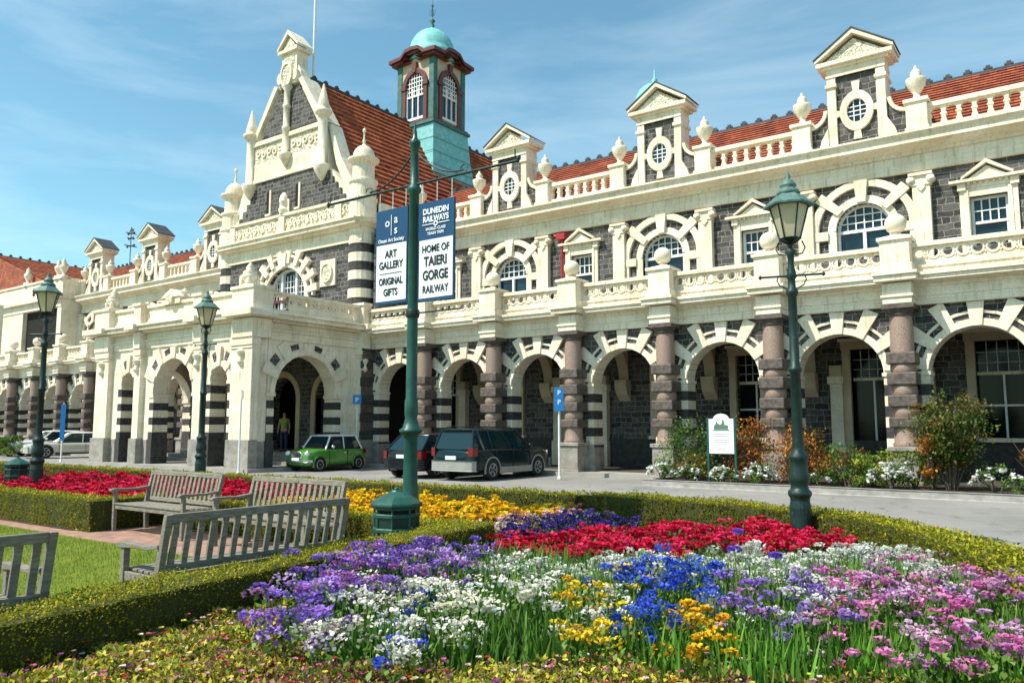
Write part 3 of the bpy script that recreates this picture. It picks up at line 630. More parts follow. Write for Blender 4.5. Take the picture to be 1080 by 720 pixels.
def tiled(name, a, b_, c_, d_, n, mat, lift=.05):
    """tile courses from eave edge a-b up to ridge edge d-c, each course lapping the one below"""
    a, b_, c_, d_ = [np.array(q, float) for q in (a, b_, c_, d_)]; nm = np.cross(b_-a, d_-a); nm /= np.linalg.norm(nm); mb = MB()
    for i in range(n):
        t0, t1 = i/n, (i+1)/n; p0, p1 = a+(d_-a)*t0, b_+(c_-b_)*t0; q0, q1 = a+(d_-a)*t1, b_+(c_-b_)*t1
        mb.add([p0, p1, p1+nm*lift, p0+nm*lift, q1, q0], [(0, 1, 2, 3), (3, 2, 4, 5)], mat)
    return mb
def cresting(mb, x0, y0, x1, y1, z, step=.62):
    L_ = math.hypot(x1-x0, y1-y0); n = int(L_/step); ux, uy = (x1-x0)/L_, (y1-y0)/L_; px, py = -uy, ux
    def bx_(t0, t1, w_, z0, z1):
        a = [(x0+ux*t+px*s_, y0+uy*t+py*s_) for t, s_ in ((t0, -w_), (t1, -w_), (t1, w_), (t0, w_))]; mb.extrz(a, z0, z1, 'lead')
    bx_(0, L_, .09, z-.06, z+.05)
    for i in range(n):
        t = (i+.5)*L_/n; bx_(t-.05, t+.05, .035, z+.05, z+.2); bx_(t-.14, t+.14, .04, z+.1, z+.16); bx_(t-.07, t+.07, .045, z+.16, z+.23)
RZ, RY = 14.05, 31.5
for x0, x1 in ((-27.5, 5.1), (-62, -32.6)):
    mb = tiled('roof', (x0, YU+.55, 10.75), (x1, YU+.55, 10.75), (x1, RY, RZ), (x0, RY, RZ), 20, 'tile_main'); o = mb.build('roof', ST, (OX, OY, 0))
    mb = MB(); mb.add([(x0, RY, RZ), (x1, RY, RZ), (x1, RY+4, RZ-.9), (x0, RY+4, RZ-.9)], [(0, 1, 2, 3)], 'tile_main'); mb.add([(x0, RY+4, RZ-.9), (x1, RY+4, RZ-.9), (x1, 41.5, 10.5), (x0, 41.5, 10.5)], [(0, 1, 2, 3)], 'tile_main'); o2 = mb.build('roof', ST, (OX, OY, 0))
    mb = MB(); cresting(mb, x0, RY, x1, RY, RZ); q = mb.build('ridge_cresting'); q.parent = o
mb = MB(); mb.tube([(-16.95, YU-.15, 9.3), (-16.95, YU-.15, 5.7)], .06, 'paint_red', 8); mb.box(-17.15, -16.75, YU-.3, YU, 9.2, 9.45, 'paint_red'); mb.tube([(-17.3, YU-.2, 9.42), (-17.1, YU-.2, 9.32)], .06, 'paint_red'); mb.build('downpipe', ST, (OX, OY, 0))
# ---------------------------------------------------------------- central pavilion (station frame: x from its centre line, y from its front)
SF = lambda name, mb, bevel=0: mb.build(name, ST, (0, 0, 0), bevel=bevel)
def sub(o, name, mb, bevel=0):
    q = mb.build(name, None, (0, 0, 0), bevel=bevel); q.parent = o; return q
WX = -.15
mb = MB(); mb.arch_wall(-4.9, 4.9, 5.5, 9.7, WX, 1.5, 7.58, .08, .7, 'bluestone', sill=6.6); pw = SF('pavilion_wall', mb)
mb = MB(); mb.ring(WX, 7.58, 1.5, 1.74, -.04, .3, 'cream', seg=24); mb.ring(WX, 7.58, 2.0, 2.12, -.08, .12, 'cream', seg=24)
for a in range(9, 180, 18): mb.wedge(WX, 7.58, 1.7, 2.42 if a != 81 and a != 99 else 2.3, R(a), .12, .17, -.12, .12, 'cream')
mb.extr([(WX-.18, 9.1), (WX+.18, 9.1), (WX+.24, 9.75), (WX-.24, 9.75)], -.18, .1, 'cream')
for s_ in (-1, 1):
    x0, x1 = sorted((WX+s_*1.5, WX+s_*1.78)); mb.box(x0, x1, -.04, .3, 6.6, 7.58, 'cream')
sub(pw, 'window_surround', mb, .012)
mb = MB(); mb.extr([(WX-1.5, 6.6), (WX+1.5, 6.6)]+[(WX+1.5*cos(pi*i/20), 7.58+1.5*sin(pi*i/20)) for i in range(21)], .42, .44, 'glass'); win = SF('window', mb)
mb = MB(); mb.ring(WX, 7.58, 1.38, 1.5, .28, .42, 'white_paint', seg=24)
for x in (-.52, .52): mb.box(WX+x-.07, WX+x+.07, .26, .42, 6.6, 8.95, 'white_paint')
mb.box(WX-1.5, WX+1.5, .22, .42, 7.5, 7.62, 'maroon')
for c_, h_ in ((-1.0, .42), (0, .45), (1.0, .42)): glazing(mb, WX+c_, h_, 7.62, 8.75, 4, 4, .36, t=.035); glazing(mb, WX+c_, h_, 6.6, 7.5, 3, 3, .36, t=.035)
sub(win, 'frame', mb)
for cx in (2.85, -3.15):
    mb = MB(); mb.box(cx-.5, cx+.5, -.02, .1, 7.9, 9.1, 'cream'); mb.ring(cx, 8.5, .0, .34, -.08, .0, 'carved', 0, 2*pi, 16, sz=1.25); mb.ring(cx, 8.5, .3, .36, -.12, .0, 'cream', 0, 2*pi, 16, sz=1.25); SF('carved_panel', mb)
# entablature, carved frieze
mb = MB(); mb.box(-5.0, 5.0, -.02, .7, 9.7, 9.95, 'cream'); mb.box(-5.0, 5.0, .03, .7, 9.95, 10.3, 'cream'); mb.box(-5.0, 5.0, -.2, .7, 10.3, 10.42, 'cream'); mb.box(-5, 5, -.42, .7, 10.42, 10.6, 'cream'); mb.box(-5, 5, -.5, .7, 10.6, 10.68, 'cream')
mb.box(-5, 5, -.1, .6, 10.68, 10.8, 'cream'); mb.box(-4.9, 4.9, -.16, .6, 11.56, 11.68, 'cream')
for x in (-4.2, -.35, 3.6): mb.box(x-.2, x+.2, -.16, .6, 10.68, 11.6, 'cream')
en = SF('pavilion_entablature', mb)
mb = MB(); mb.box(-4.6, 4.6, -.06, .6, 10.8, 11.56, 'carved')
for i in range(26):
    cx = -3.95+i*.3+(.3 if i > 12 else 0)
    mb.ring(cx, 11.18+.06*(-1)**i, .05, .14, -.12, -.04, 'cream', 0, 2*pi, 8); mb.ring(cx+.15, 11.18-.1*(-1)**i, .10, .15, -.11, -.04, 'cream', 0, pi*1.3, 6)
sub(en, 'carved_frieze', mb)
# corner turrets, banded below
def corner_turret(x, y):
    q_ = .76; mb = MB(); mb.T = lambda p: (x+(p[0]-x)*q_, y+(p[1]-y)*q_, p[2]); z = 5.6; k = 0
    while z < 9.55:
        mb.lathe([(.74, z), (.74, z+.4)] if k % 2 else [(.77, z), (.77, z+.4)], (x, y, 0), 'dark_block' if k % 2 else 'cream', 16, False); z += .4; k += 1
    mb.lathe([(.77, z), (.77, 9.95), (.74, 9.95), (.74, 10.3), (.95, 10.42), (1.14, 10.5), (1.2, 10.68), (.82, 10.7), (.80, 11.5), (.88, 11.56), (.88, 11.68), (.78, 11.72), (.76, 12.3), (.86, 12.4), (.86, 12.5), (.66, 12.56), (.64, 13.22), (.82, 13.36), (.92, 13.42), (.92, 13.5), (.62, 13.54)], (x, y, 0), 'cream', 20, False)
    t = SF('corner_turret', mb)
    mb = MB(); mb.T = lambda p: (x+(p[0]-x)*q_, y+(p[1]-y)*q_, p[2]); mb.lathe([(.66*cos(a), 13.54+.62*sin(a)) for a in np.linspace(0, 1.35, 8)]+[(.10, 14.2), (.07, 14.3), (.12, 14.38), (.05, 14.46), (.05, 14.75), (.11, 14.82), (.1, 14.9), (.01, 14.98)], (x, y, 0), 'cream', 20); sub(t, 'domed_cap', mb)
corner_turret(4.55, .45); corner_turret(-4.95, .45)
# gable
GX = -.35
outl = [(-4.55, 11.68), (4.1, 11.68), (3.75, 12.3), (2.85, 13.6), (2.55, 15.75), (.95, 18.15), (-.95, 18.15), (-2.6, 15.75), (-2.9, 13.6), (-3.9, 12.3)]
mb = MB(); mb.extr([(GX+x if abs(x) < 3 else x, z) for x, z in outl], .18, .75, 'cream'); gb = SF('pavilion_gable', mb)
mb = MB(); st = [(-4.0, 11.70), (3.75, 11.70)]
zz = 11.70; xr = 3.75; xl = -4.0; rr = [(xr, zz)]; ll = [(xl, zz)]
while zz < 13.4:
    zz += .32; rr += [(xr, zz), (xr-.27, zz)]; ll += [(xl, zz), (xl+.29, zz)]; xr -= .27; xl += .29
mb.extr(rr+ll[::-1], .08, .2, 'bluestone'); mb.extr([(GX-2.05, 15.85), (GX+2.05, 15.85), (GX+.72, 18.0), (GX-.72, 18.0)], .08, .2, 'bluestone'); sub(gb, 'stone_panel', mb)
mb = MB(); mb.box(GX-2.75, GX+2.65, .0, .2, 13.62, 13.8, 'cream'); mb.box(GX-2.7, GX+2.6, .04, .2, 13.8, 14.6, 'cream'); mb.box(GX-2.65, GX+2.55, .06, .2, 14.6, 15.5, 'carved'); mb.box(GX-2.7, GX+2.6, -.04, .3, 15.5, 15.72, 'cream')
for s_ in (-1, 1):
    mb.extr([(GX+s_*2.45, 15.72), (GX+s_*2.72, 15.72), (GX+s_*1.05, 18.3), (GX+s_*.78, 18.2)][::s_], -.02, .95, 'cream')
    for k in range(5): x_ = GX+s_*(.5+k*.42); mb.ring(x_, 15.05+.05*(-1)**k, .08, .17, .0, .08, 'cream', 0, 2*pi, 8)
mb.extr([(3.9, 11.68), (4.6, 11.68), (3.2, 13.9), (2.5, 15.6), (2.3, 15.6), (2.9, 13.6)], .3, .95, 'cream')
mb.extr([(-3.0, 13.6), (-2.9, 15.6), (-3.1, 15.6), (-3.75, 13.9), (-5.1, 11.68), (-4.4, 11.68)], .3, .95, 'cream')
for x in (-1.35, .82): mb.box(GX+x+.14, GX+x+.26, .02, .1, 11.9, 13.1, 'cream'); mb.box(GX+x-.1, GX+x+.14, .05, .1, 11.9, 13.05, 'interior_dark'); mb.box(GX+x-.14, GX+x+.26, .0, .1, 11.82, 11.92, 'cream')
mb.lathe([(.2, 11.7), (.28, 11.9), (.12, 12.05), (.25, 12.3), (.2, 12.55), (.05, 12.75)], (GX, -.02, 0), 'cream', 10); mb.box(GX-.35, GX+.35, -.02, .1, 11.7, 12.4, 'cream')
sub(gb, 'dressing', mb, .012)
for x in (-2.75, 2.62):
    mb = MB(); mb.lathe([(.04, 12.85), (.16, 13.0), (.34, 13.3), (.40, 13.5), (.40, 13.6), (.22, 13.66), (.21, 15.6), (.2, 15.9), (.34, 16.0), (.40, 16.08), (.40, 16.18), (.26, 16.24), (.29, 16.36), (.24, 16.6), (.04, 17.45), (.01, 17.5)], (GX+x, .0, 0), 'cream', 14); sub(gb, 'colonnette', mb)
mb = MB(); mb.lathe([(.03, 14.0), (.14, 14.2), (.33, 14.5), (.38, 14.66), (.19, 14.74), (.17, 15.8), (.21, 15.86), (.21, 15.98), (.16, 16.04), (.16, 16.9), (.2, 16.96), (.2, 17.08), (.15, 17.14), (.15, 17.8), (.26, 17.95), (.26, 18.05)], (GX, -.03, 0), 'cream', 14)
sub(gb, 'colonnette', mb)
mb = MB(); mb.T = lambda p: (GX+(p[0]-GX)*.66, .1+(p[1]-.1)*.7, p[2]); mb.box(GX-1.0, GX+1.0, -.1, 1.0, 18.1, 18.25, 'cream'); mb.box(GX-.85, GX+.85, 0, .95, 18.25, 19.75, 'cream'); mb.box(GX-.55, GX+.55, -.05, .05, 19.15, 19.55, 'carved')
mb.ring(GX, 18.6, 0, .62, -.24, .05, 'carved', 0, 2*pi, 16); mb.ring(GX, 18.6, .5, .66, -.3, .0, 'cream', 0, 2*pi, 16); mb.ring(GX-.85, 18.5, 0, .3, -.2, .1, 'cream', 0, 2*pi, 10); mb.ring(GX+.85, 18.5, 0, .3, -.2, .1, 'cream', 0, 2*pi, 10)
mb.box(GX-1.1, GX+1.1, -.22, 1.1, 19.75, 19.92, 'cream'); mb.extr([(GX-.85, 19.92), (GX+.85, 19.92), (GX, 20.6)], -.06, 1.05, 'carved')
for s_ in (-1, 1): mb.extr([(GX+s_*1.16, 19.92), (GX+s_*1.16, 20.05), (GX, 20.88), (GX, 20.66)][::s_], -.24, 1.12, 'cream')
mb.extr([(GX+.85, 18.1), (GX+1.3, 18.1), (GX+1.2, 18.7), (GX+.85, 19.1)], .1, .9, 'cream'); mb.extr([(GX-.85, 19.1), (GX-1.2, 18.7), (GX-1.3, 18.1), (GX-.85, 18.1)], .1, .9, 'cream')
sub(gb, 'apex_block', mb, .012)
mb = MB(); mb.tube([(-.1, 1.3, 18.6), (-.1, 1.3, 22.5), (-.1, 1.3, 27)], [.07, .055, .03], 'white_paint', 8); mb.lathe([(.02, 26.98), (.1, 27.05), (.1, 27.12), (.01, 27.2)], (-.1, 1.3, 0), 'white_paint', 10); SF('flagpole', mb)
# pavilion roof
for s_ in (1, -1):
    a, b_, c_, d_ = (s_*5.35, .95, 10.6), (s_*5.35, 18.2, 10.6), (0, 18.2, 18.7), (0, .95, 18.7)
    mb = tiled('r', *( (a, b_, c_, d_) if s_ > 0 else (b_, a, d_, c_)), 26, 'tile_side', .10); ro_ = SF('roof', mb)
    if s_ > 0:
        mb = MB(); cresting(mb, 0, .95, 0, 18.2, 18.72, .7); sub(ro_, 'ridge_cresting', mb)
mb = MB(); mb.box(5.0, 5.25, .9, 3.6, 5.5, 10.0, 'bluestone'); mb.box(4.95, 5.4, .9, 3.6, 10.0, 10.62, 'cream'); SF('pavilion_side_wall', mb); mb = MB(); mb.box(-5.25, -5.0, .9, 3.6, 5.5, 10.0, 'bluestone'); SF('pavilion_side_wall', mb); mb = MB(); mb.box(5.05, 5.3, .9, 3.2, 10.62, 11.5, 'cream')
mb2 = MB(); mb2.extr([(-5.3, 10.6), (5.3, 10.6), (0, 18.6)], 17.9, 18.2, 'bluestone'); SF('rear_gable', mb2)
for y in (1.5, 2.1, 2.7): mb.box(5.26, 5.32, y, y+.22, 10.85, 11.35, 'interior_dark')
SF('side_parapet', mb)
# ---------------------------------------------------------------- copper cupola on the ridge
TX, TY, TH = .5, 9.4, 1.5
def frustum(mb, lev, mat, cx=TX, cy=TY):
    for (h0, z0), (h1, z1) in zip(lev, lev[1:]):
        vs = [(cx+a*h0, cy+b_*h0, z0) for a, b_ in ((-1, -1), (1, -1), (1, 1), (-1, 1))]+[(cx+a*h1, cy+b_*h1, z1) for a, b_ in ((-1, -1), (1, -1), (1, 1), (-1, 1))]
        mb.add(vs, [(0, 1, 5, 4), (1, 2, 6, 5), (2, 3, 7, 6), (3, 0, 4, 7)], mat)
mb = MB(); frustum(mb, [(2.2, 13.2), (2.0, 14.8), (1.72, 16.8), (1.6, 18.3)], 'copper'); tu = SF('cupola', mb)
mb = MB()
for z in (14.2, 15.0, 15.8, 16.6, 17.4):
    h_ = 1.6+(18.3-z)*(.08 if z > 16.8 else .115)+.01; frustum(mb, [(h_+.012, z), (h_+.012, z+.03)], 'copper_dark')
mb.box(TX-1.72, TX+1.72, TY-1.72, TY+1.72, 18.3, 18.46, 'copper_dark'); mb.box(TX-1.62, TX+1.62, TY-1.62, TY+1.62, 18.46, 18.58, 'maroon'); sub(tu, 'moulding', mb)
mb = MB(); mb.box(TX-1.28, TX+1.28, TY-1.28, TY+1.28, 18.5, 22.6, 'green_verdigris')
for a in (-1, 1):
    for b_ in (-1, 1): mb.box(TX+a*1.3-.18, TX+a*1.3+.18, TY+b_*1.3-.18, TY+b_*1.3+.18, 18.5, 22.5, 'copper_dark')
sub(tu, 'lantern', mb)
def cup_face(k):
    ang = k*pi/2; ca, sa = cos(ang), sin(ang); H = 1.5
    Tr = lambda q: (TX+q[0]*ca-(q[1]-H)*sa, TY+q[0]*sa+(q[1]-H)*ca, q[2])
    mb = MB(); mb.T = Tr; mb.arch_wall(-1.13, 1.13, 18.58, 22.4, 0, .74, 20.75, .08, .2, 'interior_cream', sill=18.75)
    mb.ring(0, 20.75, .72, 1.0, -.06, .22, 'maroon', seg=18); mb.box(-1.0, -.72, -.06, .22, 18.58, 20.75, 'maroon'); mb.box(.72, 1.0, -.06, .22, 18.58, 20.75, 'maroon')
    for s_ in (-1, 1): x0, x1 = sorted((s_*.68, s_*1.1)); mb.box(x0, x1, -.12, .1, 20.6, 20.85, 'maroon')
    mb.extr([(-.12, 21.5), (.12, 21.5), (.17, 22.1), (-.17, 22.1)], -.12, .1, 'maroon'); sub(tu, 'arched_frame', mb, .012)
    mb = MB(); mb.T = Tr; mb.extr([(-.73, 18.75), (.73, 18.75)]+[(.73*cos(pi*i/16), 20.75+.73*sin(pi*i/16)) for i in range(17)], .12, .14, 'glass')
    glazing(mb, 0, .7, 20.2, 21.45, 7, 5, .07, 20.75, t=.05); mb.box(-.72, .72, .03, .12, 18.75, 18.9, 'white_paint'); mb.box(-.72, .72, .03, .12, 20.1, 20.2, 'white_paint')
    for x in (-.68, -.23, .23, .68): mb.box(x-.04, x+.04, .04, .12, 18.8, 20.6, 'white_paint')
    sub(tu, 'lantern_window', mb)
    mb = MB(); mb.T = Tr; o_ = .24
    for dz, y0, t_ in ((0, -o_, .16), (.16, -o_-.14, .2)):
        prof = [(-1.5-o_, 22.15), (-.85, 22.2), (-.5, 22.52), (0, 22.58), (.5, 22.52), (.85, 22.2), (1.5+o_, 22.15)]
        k_ = (1.74+(.14 if dz else 0))/1.74; pr_ = [(x*k_, z+dz) for x, z in prof]
        for (xa, za), (xb, zb) in zip(pr_, pr_[1:]): mb.add([(xa, y0, za), (xb, y0, zb), (xb, y0, zb+t_), (xa, y0, za+t_), (xa, 1.2, za), (xb, 1.2, zb), (xb, 1.2, zb+t_), (xa, 1.2, za+t_)], [(0, 1, 2, 3), (3, 2, 6, 7), (4, 5, 1, 0)], 'maroon')
    sub(tu, 'shaped_cornice', mb)
for k in range(4): cup_face(k)
mb = MB(); mb.lathe([(1.55, 22.4), (1.54, 22.95), (1.5, 23.1)]+[(1.42*cos(a), 23.1+1.52*sin(a)) for a in np.linspace(.05, 1.45, 12)]+[(.16, 24.64), (.12, 24.74)], (TX, TY, 0), 'copper', 32); sub(tu, 'dome', mb)
mb = MB(); mb.T = lambda q: (q[0], q[1], q[2]-.38); mb.lathe([(.2, 25.0), (.09, 25.15), (.16, 25.3), (.05, 25.42), (.2, 25.55), (.05, 25.68), (.035, 26.4), (.1, 26.5), (.02, 26.6), (.02, 28.2), (.005, 28.3)], (TX, TY, 0), 'copper_dark', 10)
for k in range(4): a = k*pi/2+.4; mb.tube([(TX, TY, 25.8), (TX+.16*cos(a), TY+.16*sin(a), 25.95), (TX+.2*cos(a), TY+.2*sin(a), 26.15), (TX+.06*cos(a), TY+.06*sin(a), 26.28)], .018, 'copper_dark', 5)
sub(tu, 'finial', mb)
tu.scale = (.93, .93, 1); tu.location = (TX*.07, TY*.07, 0)
# small ventilator turret on the right-hand ridge
vx, vy = 15.2, 8.0; mb = MB(); mb.T = lambda q: (q[0], q[1], q[2]-.25); mb.lathe([(.75, 13.6), (.75, 16.0), (1.05, 16.1), (1.1, 16.22), (.9, 16.3)], (vx, vy, 0), 'copper_dark', 8, False, rot=pi/8); vt = SF('ventilator', mb)
mb = MB(); mb.lathe([(.92, 16.05), (.90, 16.3), (.74, 16.62), (.48, 16.85), (.18, 16.98), (.10, 17.08), (.15, 17.15), (.05, 17.22), (.025, 17.6), (.005, 17.65)], (vx, vy, 0), 'copper', 14); sub(vt, 'dome', mb)

# ---------------------------------------------------------------- porte-cochere in front of the pavilion
def portico_wall(spans, z1=4.9):
    """spans: (x0, x1, arch centre, half width, spring)"""
    mb = MB()
    for x0, x1, cx, hw, sp in spans: mb.arch_wall(x0, x1, 1.1, z1, cx, hw, sp, 0, .62, 'cream'); mb.box(x0, cx-hw, -.0, .62, .0, 1.1, 'plinth_stone'); mb.box(cx+hw, x1, 0, .62, 0, 1.1, 'plinth_stone')
    w_ = mb.build('portico_wall'); mb = MB()
    for x0, x1, cx, hw, sp in spans:
        mb.ring(cx, sp, hw-.01, hw+.2, -.07, .64, 'cream')
        ang = (90, 55, 125, 25, 155) if hw > 1 else (90, 45, 135)
        for a in ang: mb.wedge(cx, sp, hw, min((4.86-sp)/max(.2, sin(R(a))), hw+.75), R(a), .09 if hw < 1 else .14, .14 if hw < 1 else .2, -.11, .05, 'cream')
        am = (72, 108, 40, 140) if hw > 1 else (67, 113)
        for a in am:
            r1 = min((4.78-sp)/sin(R(a)), hw+.6)
            if r1 > hw+.32: mb.wedge(cx, sp, hw+.26, r1, R(a), .10 if hw < 1 else .17, .12 if hw < 1 else .2, -.015, .05, 'bluestone')
        for s_ in (-1, 1):
            for k in range(int((sp-1.12)/.3)):
                z0 = 1.12+k*.3; q0, q1 = sorted((cx+s_*(hw-.015), cx+s_*(hw+.3))); mb.box(q0, q1, -.03, .65, z0, z0+.295, 'dark_block' if k % 2 == 0 else 'cream')
            q0, q1 = sorted((cx+s_*(hw-.05), cx+s_*(hw+.36))); mb.box(q0, q1, -.07, .66, sp-.14, sp, 'cream')
            q0, q1 = sorted((cx+s_*(hw-.03), cx+s_*(hw+.34))); mb.box(q0, q1, -.05, .67, 0, 1.12, 'dark_block')
    q = mb.build('archivolt', bevel=.01); q.parent = w_
    return w_
def portico_pier(x0, x1, w_):
    mb = MB(); mb.box(x0, x1, -.22, .1, 1.15, 4.62, 'cream'); mb.box(x0-.05, x1+.05, -.28, .1, 4.62, 4.9, 'cream'); mb.box(x0-.03, x1+.03, -.26, .1, 4.5, 4.56, 'cream'); mb.box(x0-.06, x1+.06, -.30, .1, 0, 1.15, 'plinth_stone')
    mb.lathe([(.05, 3.85), (.16, 4.0), (.1, 4.2), (.2, 4.4), (.06, 4.5)], ((x0+x1)/2, -.24, 0), 'cream', 8)
    q = mb.build('pier', bevel=.015); q.parent = w_
def portico_top(L_, w_, holes, ress):
    mb = MB(); E_ = 0 if holes else 1; bx0 = mb.box
    def bxx(x0, x1, y0, *a):
        p_ = -y0*E_
        bx0(x0-(p_ if x0 <= -L_+.001 else 0), x1+(p_ if x1 >= L_-.001 else 0), y0, *a)
    mb.box = bxx
    mb.box(-L_, L_, -.06, .62, 4.9, 5.2, 'cream'); mb.box(-L_, L_, -.12, .62, 5.2, 5.26, 'cream'); mb.box(-L_, L_, -.02, .62, 5.26, 5.55, 'cream'); mb.box(-L_, L_, -.22, .62, 5.55, 5.64, 'cream')
    mb.box(-L_, L_, -.48, .62, 5.64, 5.8, 'cream'); mb.box(-L_, L_, -.56, .62, 5.8, 5.88, 'cream'); mb.box(-L_, L_, -.1, .5, 5.88, 6.06, 'cream')
    for a, b_ in ress: mb.box(a, b_, -.32, .55, 4.9, 5.6, 'cream'); mb.box(a-(.1 if a > -L_ else 0), b_+(.1 if b_ < L_ else 0), -.70, .55, 5.66, 5.9, 'cream'); mb.box(a, b_, -.34, .55, 5.88, 6.76, 'cream'); mb.box(a-(.06 if a > -L_ else 0), b_+(.06 if b_ < L_ else 0), -.4, .6, 6.7, 6.82, 'cream')
    q = mb.build('portico_cornice', bevel=.012); q.parent = w_
    mb = MB()
    if holes: pierced_panel(mb, -L_+.8, L_-.8, -.08, .08, 6.06, 6.6)
    else: mb.box(-L_, L_, -.06, .3, 6.06, 6.62, 'cream')
    mb.box(-L_, L_, -.14, .4, 6.6, 6.72, 'cream'); q = mb.build('parapet'); q.parent = w_
f_ = portico_wall([(-5.4, -1.75, -3.15, .56, 3.38), (-1.75, 2.1, .25, 1.42, 2.97), (2.1, 5.4, 3.38, .56, 3.38)])
for a, b_ in ((-5.62, -4.55), (-2.42, -1.95), (1.95, 2.45), (4.35, 5.62)): portico_pier(a, b_, f_)
portico_top(5.4, f_, False, [(-5.4, -4.5), (4.45, 5.4), (-2.45, -1.92), (1.92, 2.48)])
mb = MB(); mb.T = lambda q: (.1+(q[0]-.1)*.8, q[1], 6.6+(q[2]-6.6)*.7); mb.box(-.7, .9, -.2, .4, 6.6, 7.0, 'cream'); mb.extr([(-.75, 7.0), (.95, 7.0), (.1, 7.5)], -.25, .35, 'cream'); mb.ring(.1, 6.9, 0, .3, -.3, -.15, 'carved', 0, 2*pi, 12)
for x in (-.62, .82): mb.lathe([(.16, 7.0), (.1, 7.15), (.2, 7.3), (.02, 7.55)], (x, .05, -.03), 'cream', 8)
mb.box(-.8, 1.0, -.1, .2, 6.95, 7.03, 'cream')
q = mb.build('carved_crest', bevel=.01); q.parent = f_
for x in (-4.95, 4.92):
    mb = MB(); mb.T = lambda q: (x+(q[0]-x)*.78, q[1]*.8, 6.8+(q[2]-6.82)*.62); mb.lathe([(.40, 6.82), (.42, 6.95), (.26, 7.05), (.22, 7.15), (.40, 7.38), (.42, 7.55), (.30, 7.7), (.34, 7.78), (.16, 7.95), (.20, 8.08), (.08, 8.3), (.01, 8.42)], (x, .1, 0), 'cream', 14)
    for k in range(4): a = k*pi/2+pi/4; mb.lathe([(.03, 6.82), (.13, 6.95), (.1, 7.15), (.14, 7.3), (.03, 7.42)], (x+.36*cos(a), .1+.36*sin(a), 0), 'cream', 8)
    q = mb.build('urn_finial'); q.parent = f_
f_.parent = ST; f_.location = (0, -5.6, 0)
for sgn in (1, -1):
    g_ = portico_wall([(-2.46, 2.46, -.66*sgn, 1.5, 2.9)]); portico_pier(*((1.95, 2.4) if sgn > 0 else (-2.4, -1.95)), g_); portico_top(2.46, g_, True, [(2.0, 2.46)] if sgn > 0 else [(-2.46, -2.0)])
    g_.parent = ST; g_.rotation_euler = (0, 0, sgn*pi/2); g_.location = (sgn*5.4, -2.5, 0)
mb = MB(); mb.box(-5.3, 5.3, -5.5, 0, 5.02, 5.15, 'interior_cream'); mb.box(-5.3, 5.3, -5.5, 0, 5.9, 6.0, 'plinth_stone'); SF('portico_ceiling', mb)
mb = MB(); mb.box(-5.9, 5.9, -6.05, 0, 0, .13, 'pavement'); mb.box(-4.7, 4.7, -3.4, 0.0, .13, .28, 'plinth_stone'); mb.box(-4.7, 4.7, -2.9, 0.02, .28, .43, 'plinth_stone'); mb.box(-4.7, 4.7, -2.4, 0.04, .43, .58, 'plinth_stone'); SF('entrance_steps', mb)
# ground-floor wall of the pavilion with three entrance arches
mb = MB()
for c_ in (-3.3, 0, 3.3): mb.arch_wall(c_-1.65, c_+1.65, 0, 5.55, c_, 1.0, 2.9, 0, .6, 'bluestone')
mb.box(-5.2, -4.94, 0, .6, 0, 5.55, 'bluestone'); mb.box(4.94, 5.2, 0, .6, 0, 5.55, 'bluestone'); ew = SF('entrance_wall', mb)
mb = MB()
for c_ in (-3.3, 0, 3.3):
    mb.ring(c_, 2.9, 1.0, 1.28, -.08, .3, 'interior_cream')
    for s_ in (-1, 1): x0, x1 = sorted((c_+s_*1.0, c_+s_*1.28)); mb.box(x0, x1, -.08, .3, .58, 2.9, 'interior_cream')
sub(ew, 'archivolt', mb, .01)
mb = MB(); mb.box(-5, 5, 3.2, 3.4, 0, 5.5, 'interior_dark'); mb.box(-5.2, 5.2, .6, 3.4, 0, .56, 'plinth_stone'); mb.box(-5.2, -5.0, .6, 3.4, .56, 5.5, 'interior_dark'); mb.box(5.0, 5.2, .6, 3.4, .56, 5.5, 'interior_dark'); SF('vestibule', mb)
cc = column(); cc.parent = ST; cc.location = (-3.4, -2.0, 0); 
# pavilion piers that carry its corners on the ground floor beside the arcade
for s_ in (-1, 1):
    mb = MB(); z = 1.1; k = 0; x0, x1 = sorted((s_*5.2, s_*5.72)); mb.box(x0, x1, -.5, .3, 0, 1.1, 'plinth_stone')
    while z < 4.85: mb.box(x0, x1, -.45 if k % 2 else -.5, .3, z, min(z+.36, 4.88), 'dark_block' if k % 2 == 0 else 'brown_granite'); z += .37; k += 1
    SF('banded_pier', mb, .015)
# ---------------------------------------------------------------- end pavilion on the far left
lx = lambda X: X+OX
mb = MB(); y0 = 25.6+OY
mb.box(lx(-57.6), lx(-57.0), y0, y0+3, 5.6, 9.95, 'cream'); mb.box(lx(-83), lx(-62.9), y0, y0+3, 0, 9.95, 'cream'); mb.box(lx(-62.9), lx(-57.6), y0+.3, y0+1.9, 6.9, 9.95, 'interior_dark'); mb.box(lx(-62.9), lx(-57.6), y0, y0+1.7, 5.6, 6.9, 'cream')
mb.box(lx(-83), lx(-57), y0-.05, y0+3.02, 9.952, 10.5, 'cream'); mb.box(lx(-83), lx(-56.9), y0-.3, y0+3, 10.5, 10.75, 'cream'); mb.box(lx(-83), lx(-57), y0, y0+.4, 10.75, 12.0, 'cream'); mb.box(lx(-83), lx(-57), y0-.08, y0+.5, 11.9, 12.05, 'cream')
mb.box(lx(-57.35), lx(-57), y0+.4, YU+OY+1, 10.6, 12.0, 'cream')
for k in range(4): mb.box(lx(-61.5+k*.6), lx(-61.2+k*.6), y0-.03, y0+.01, 11.05, 11.6, 'interior_dark')
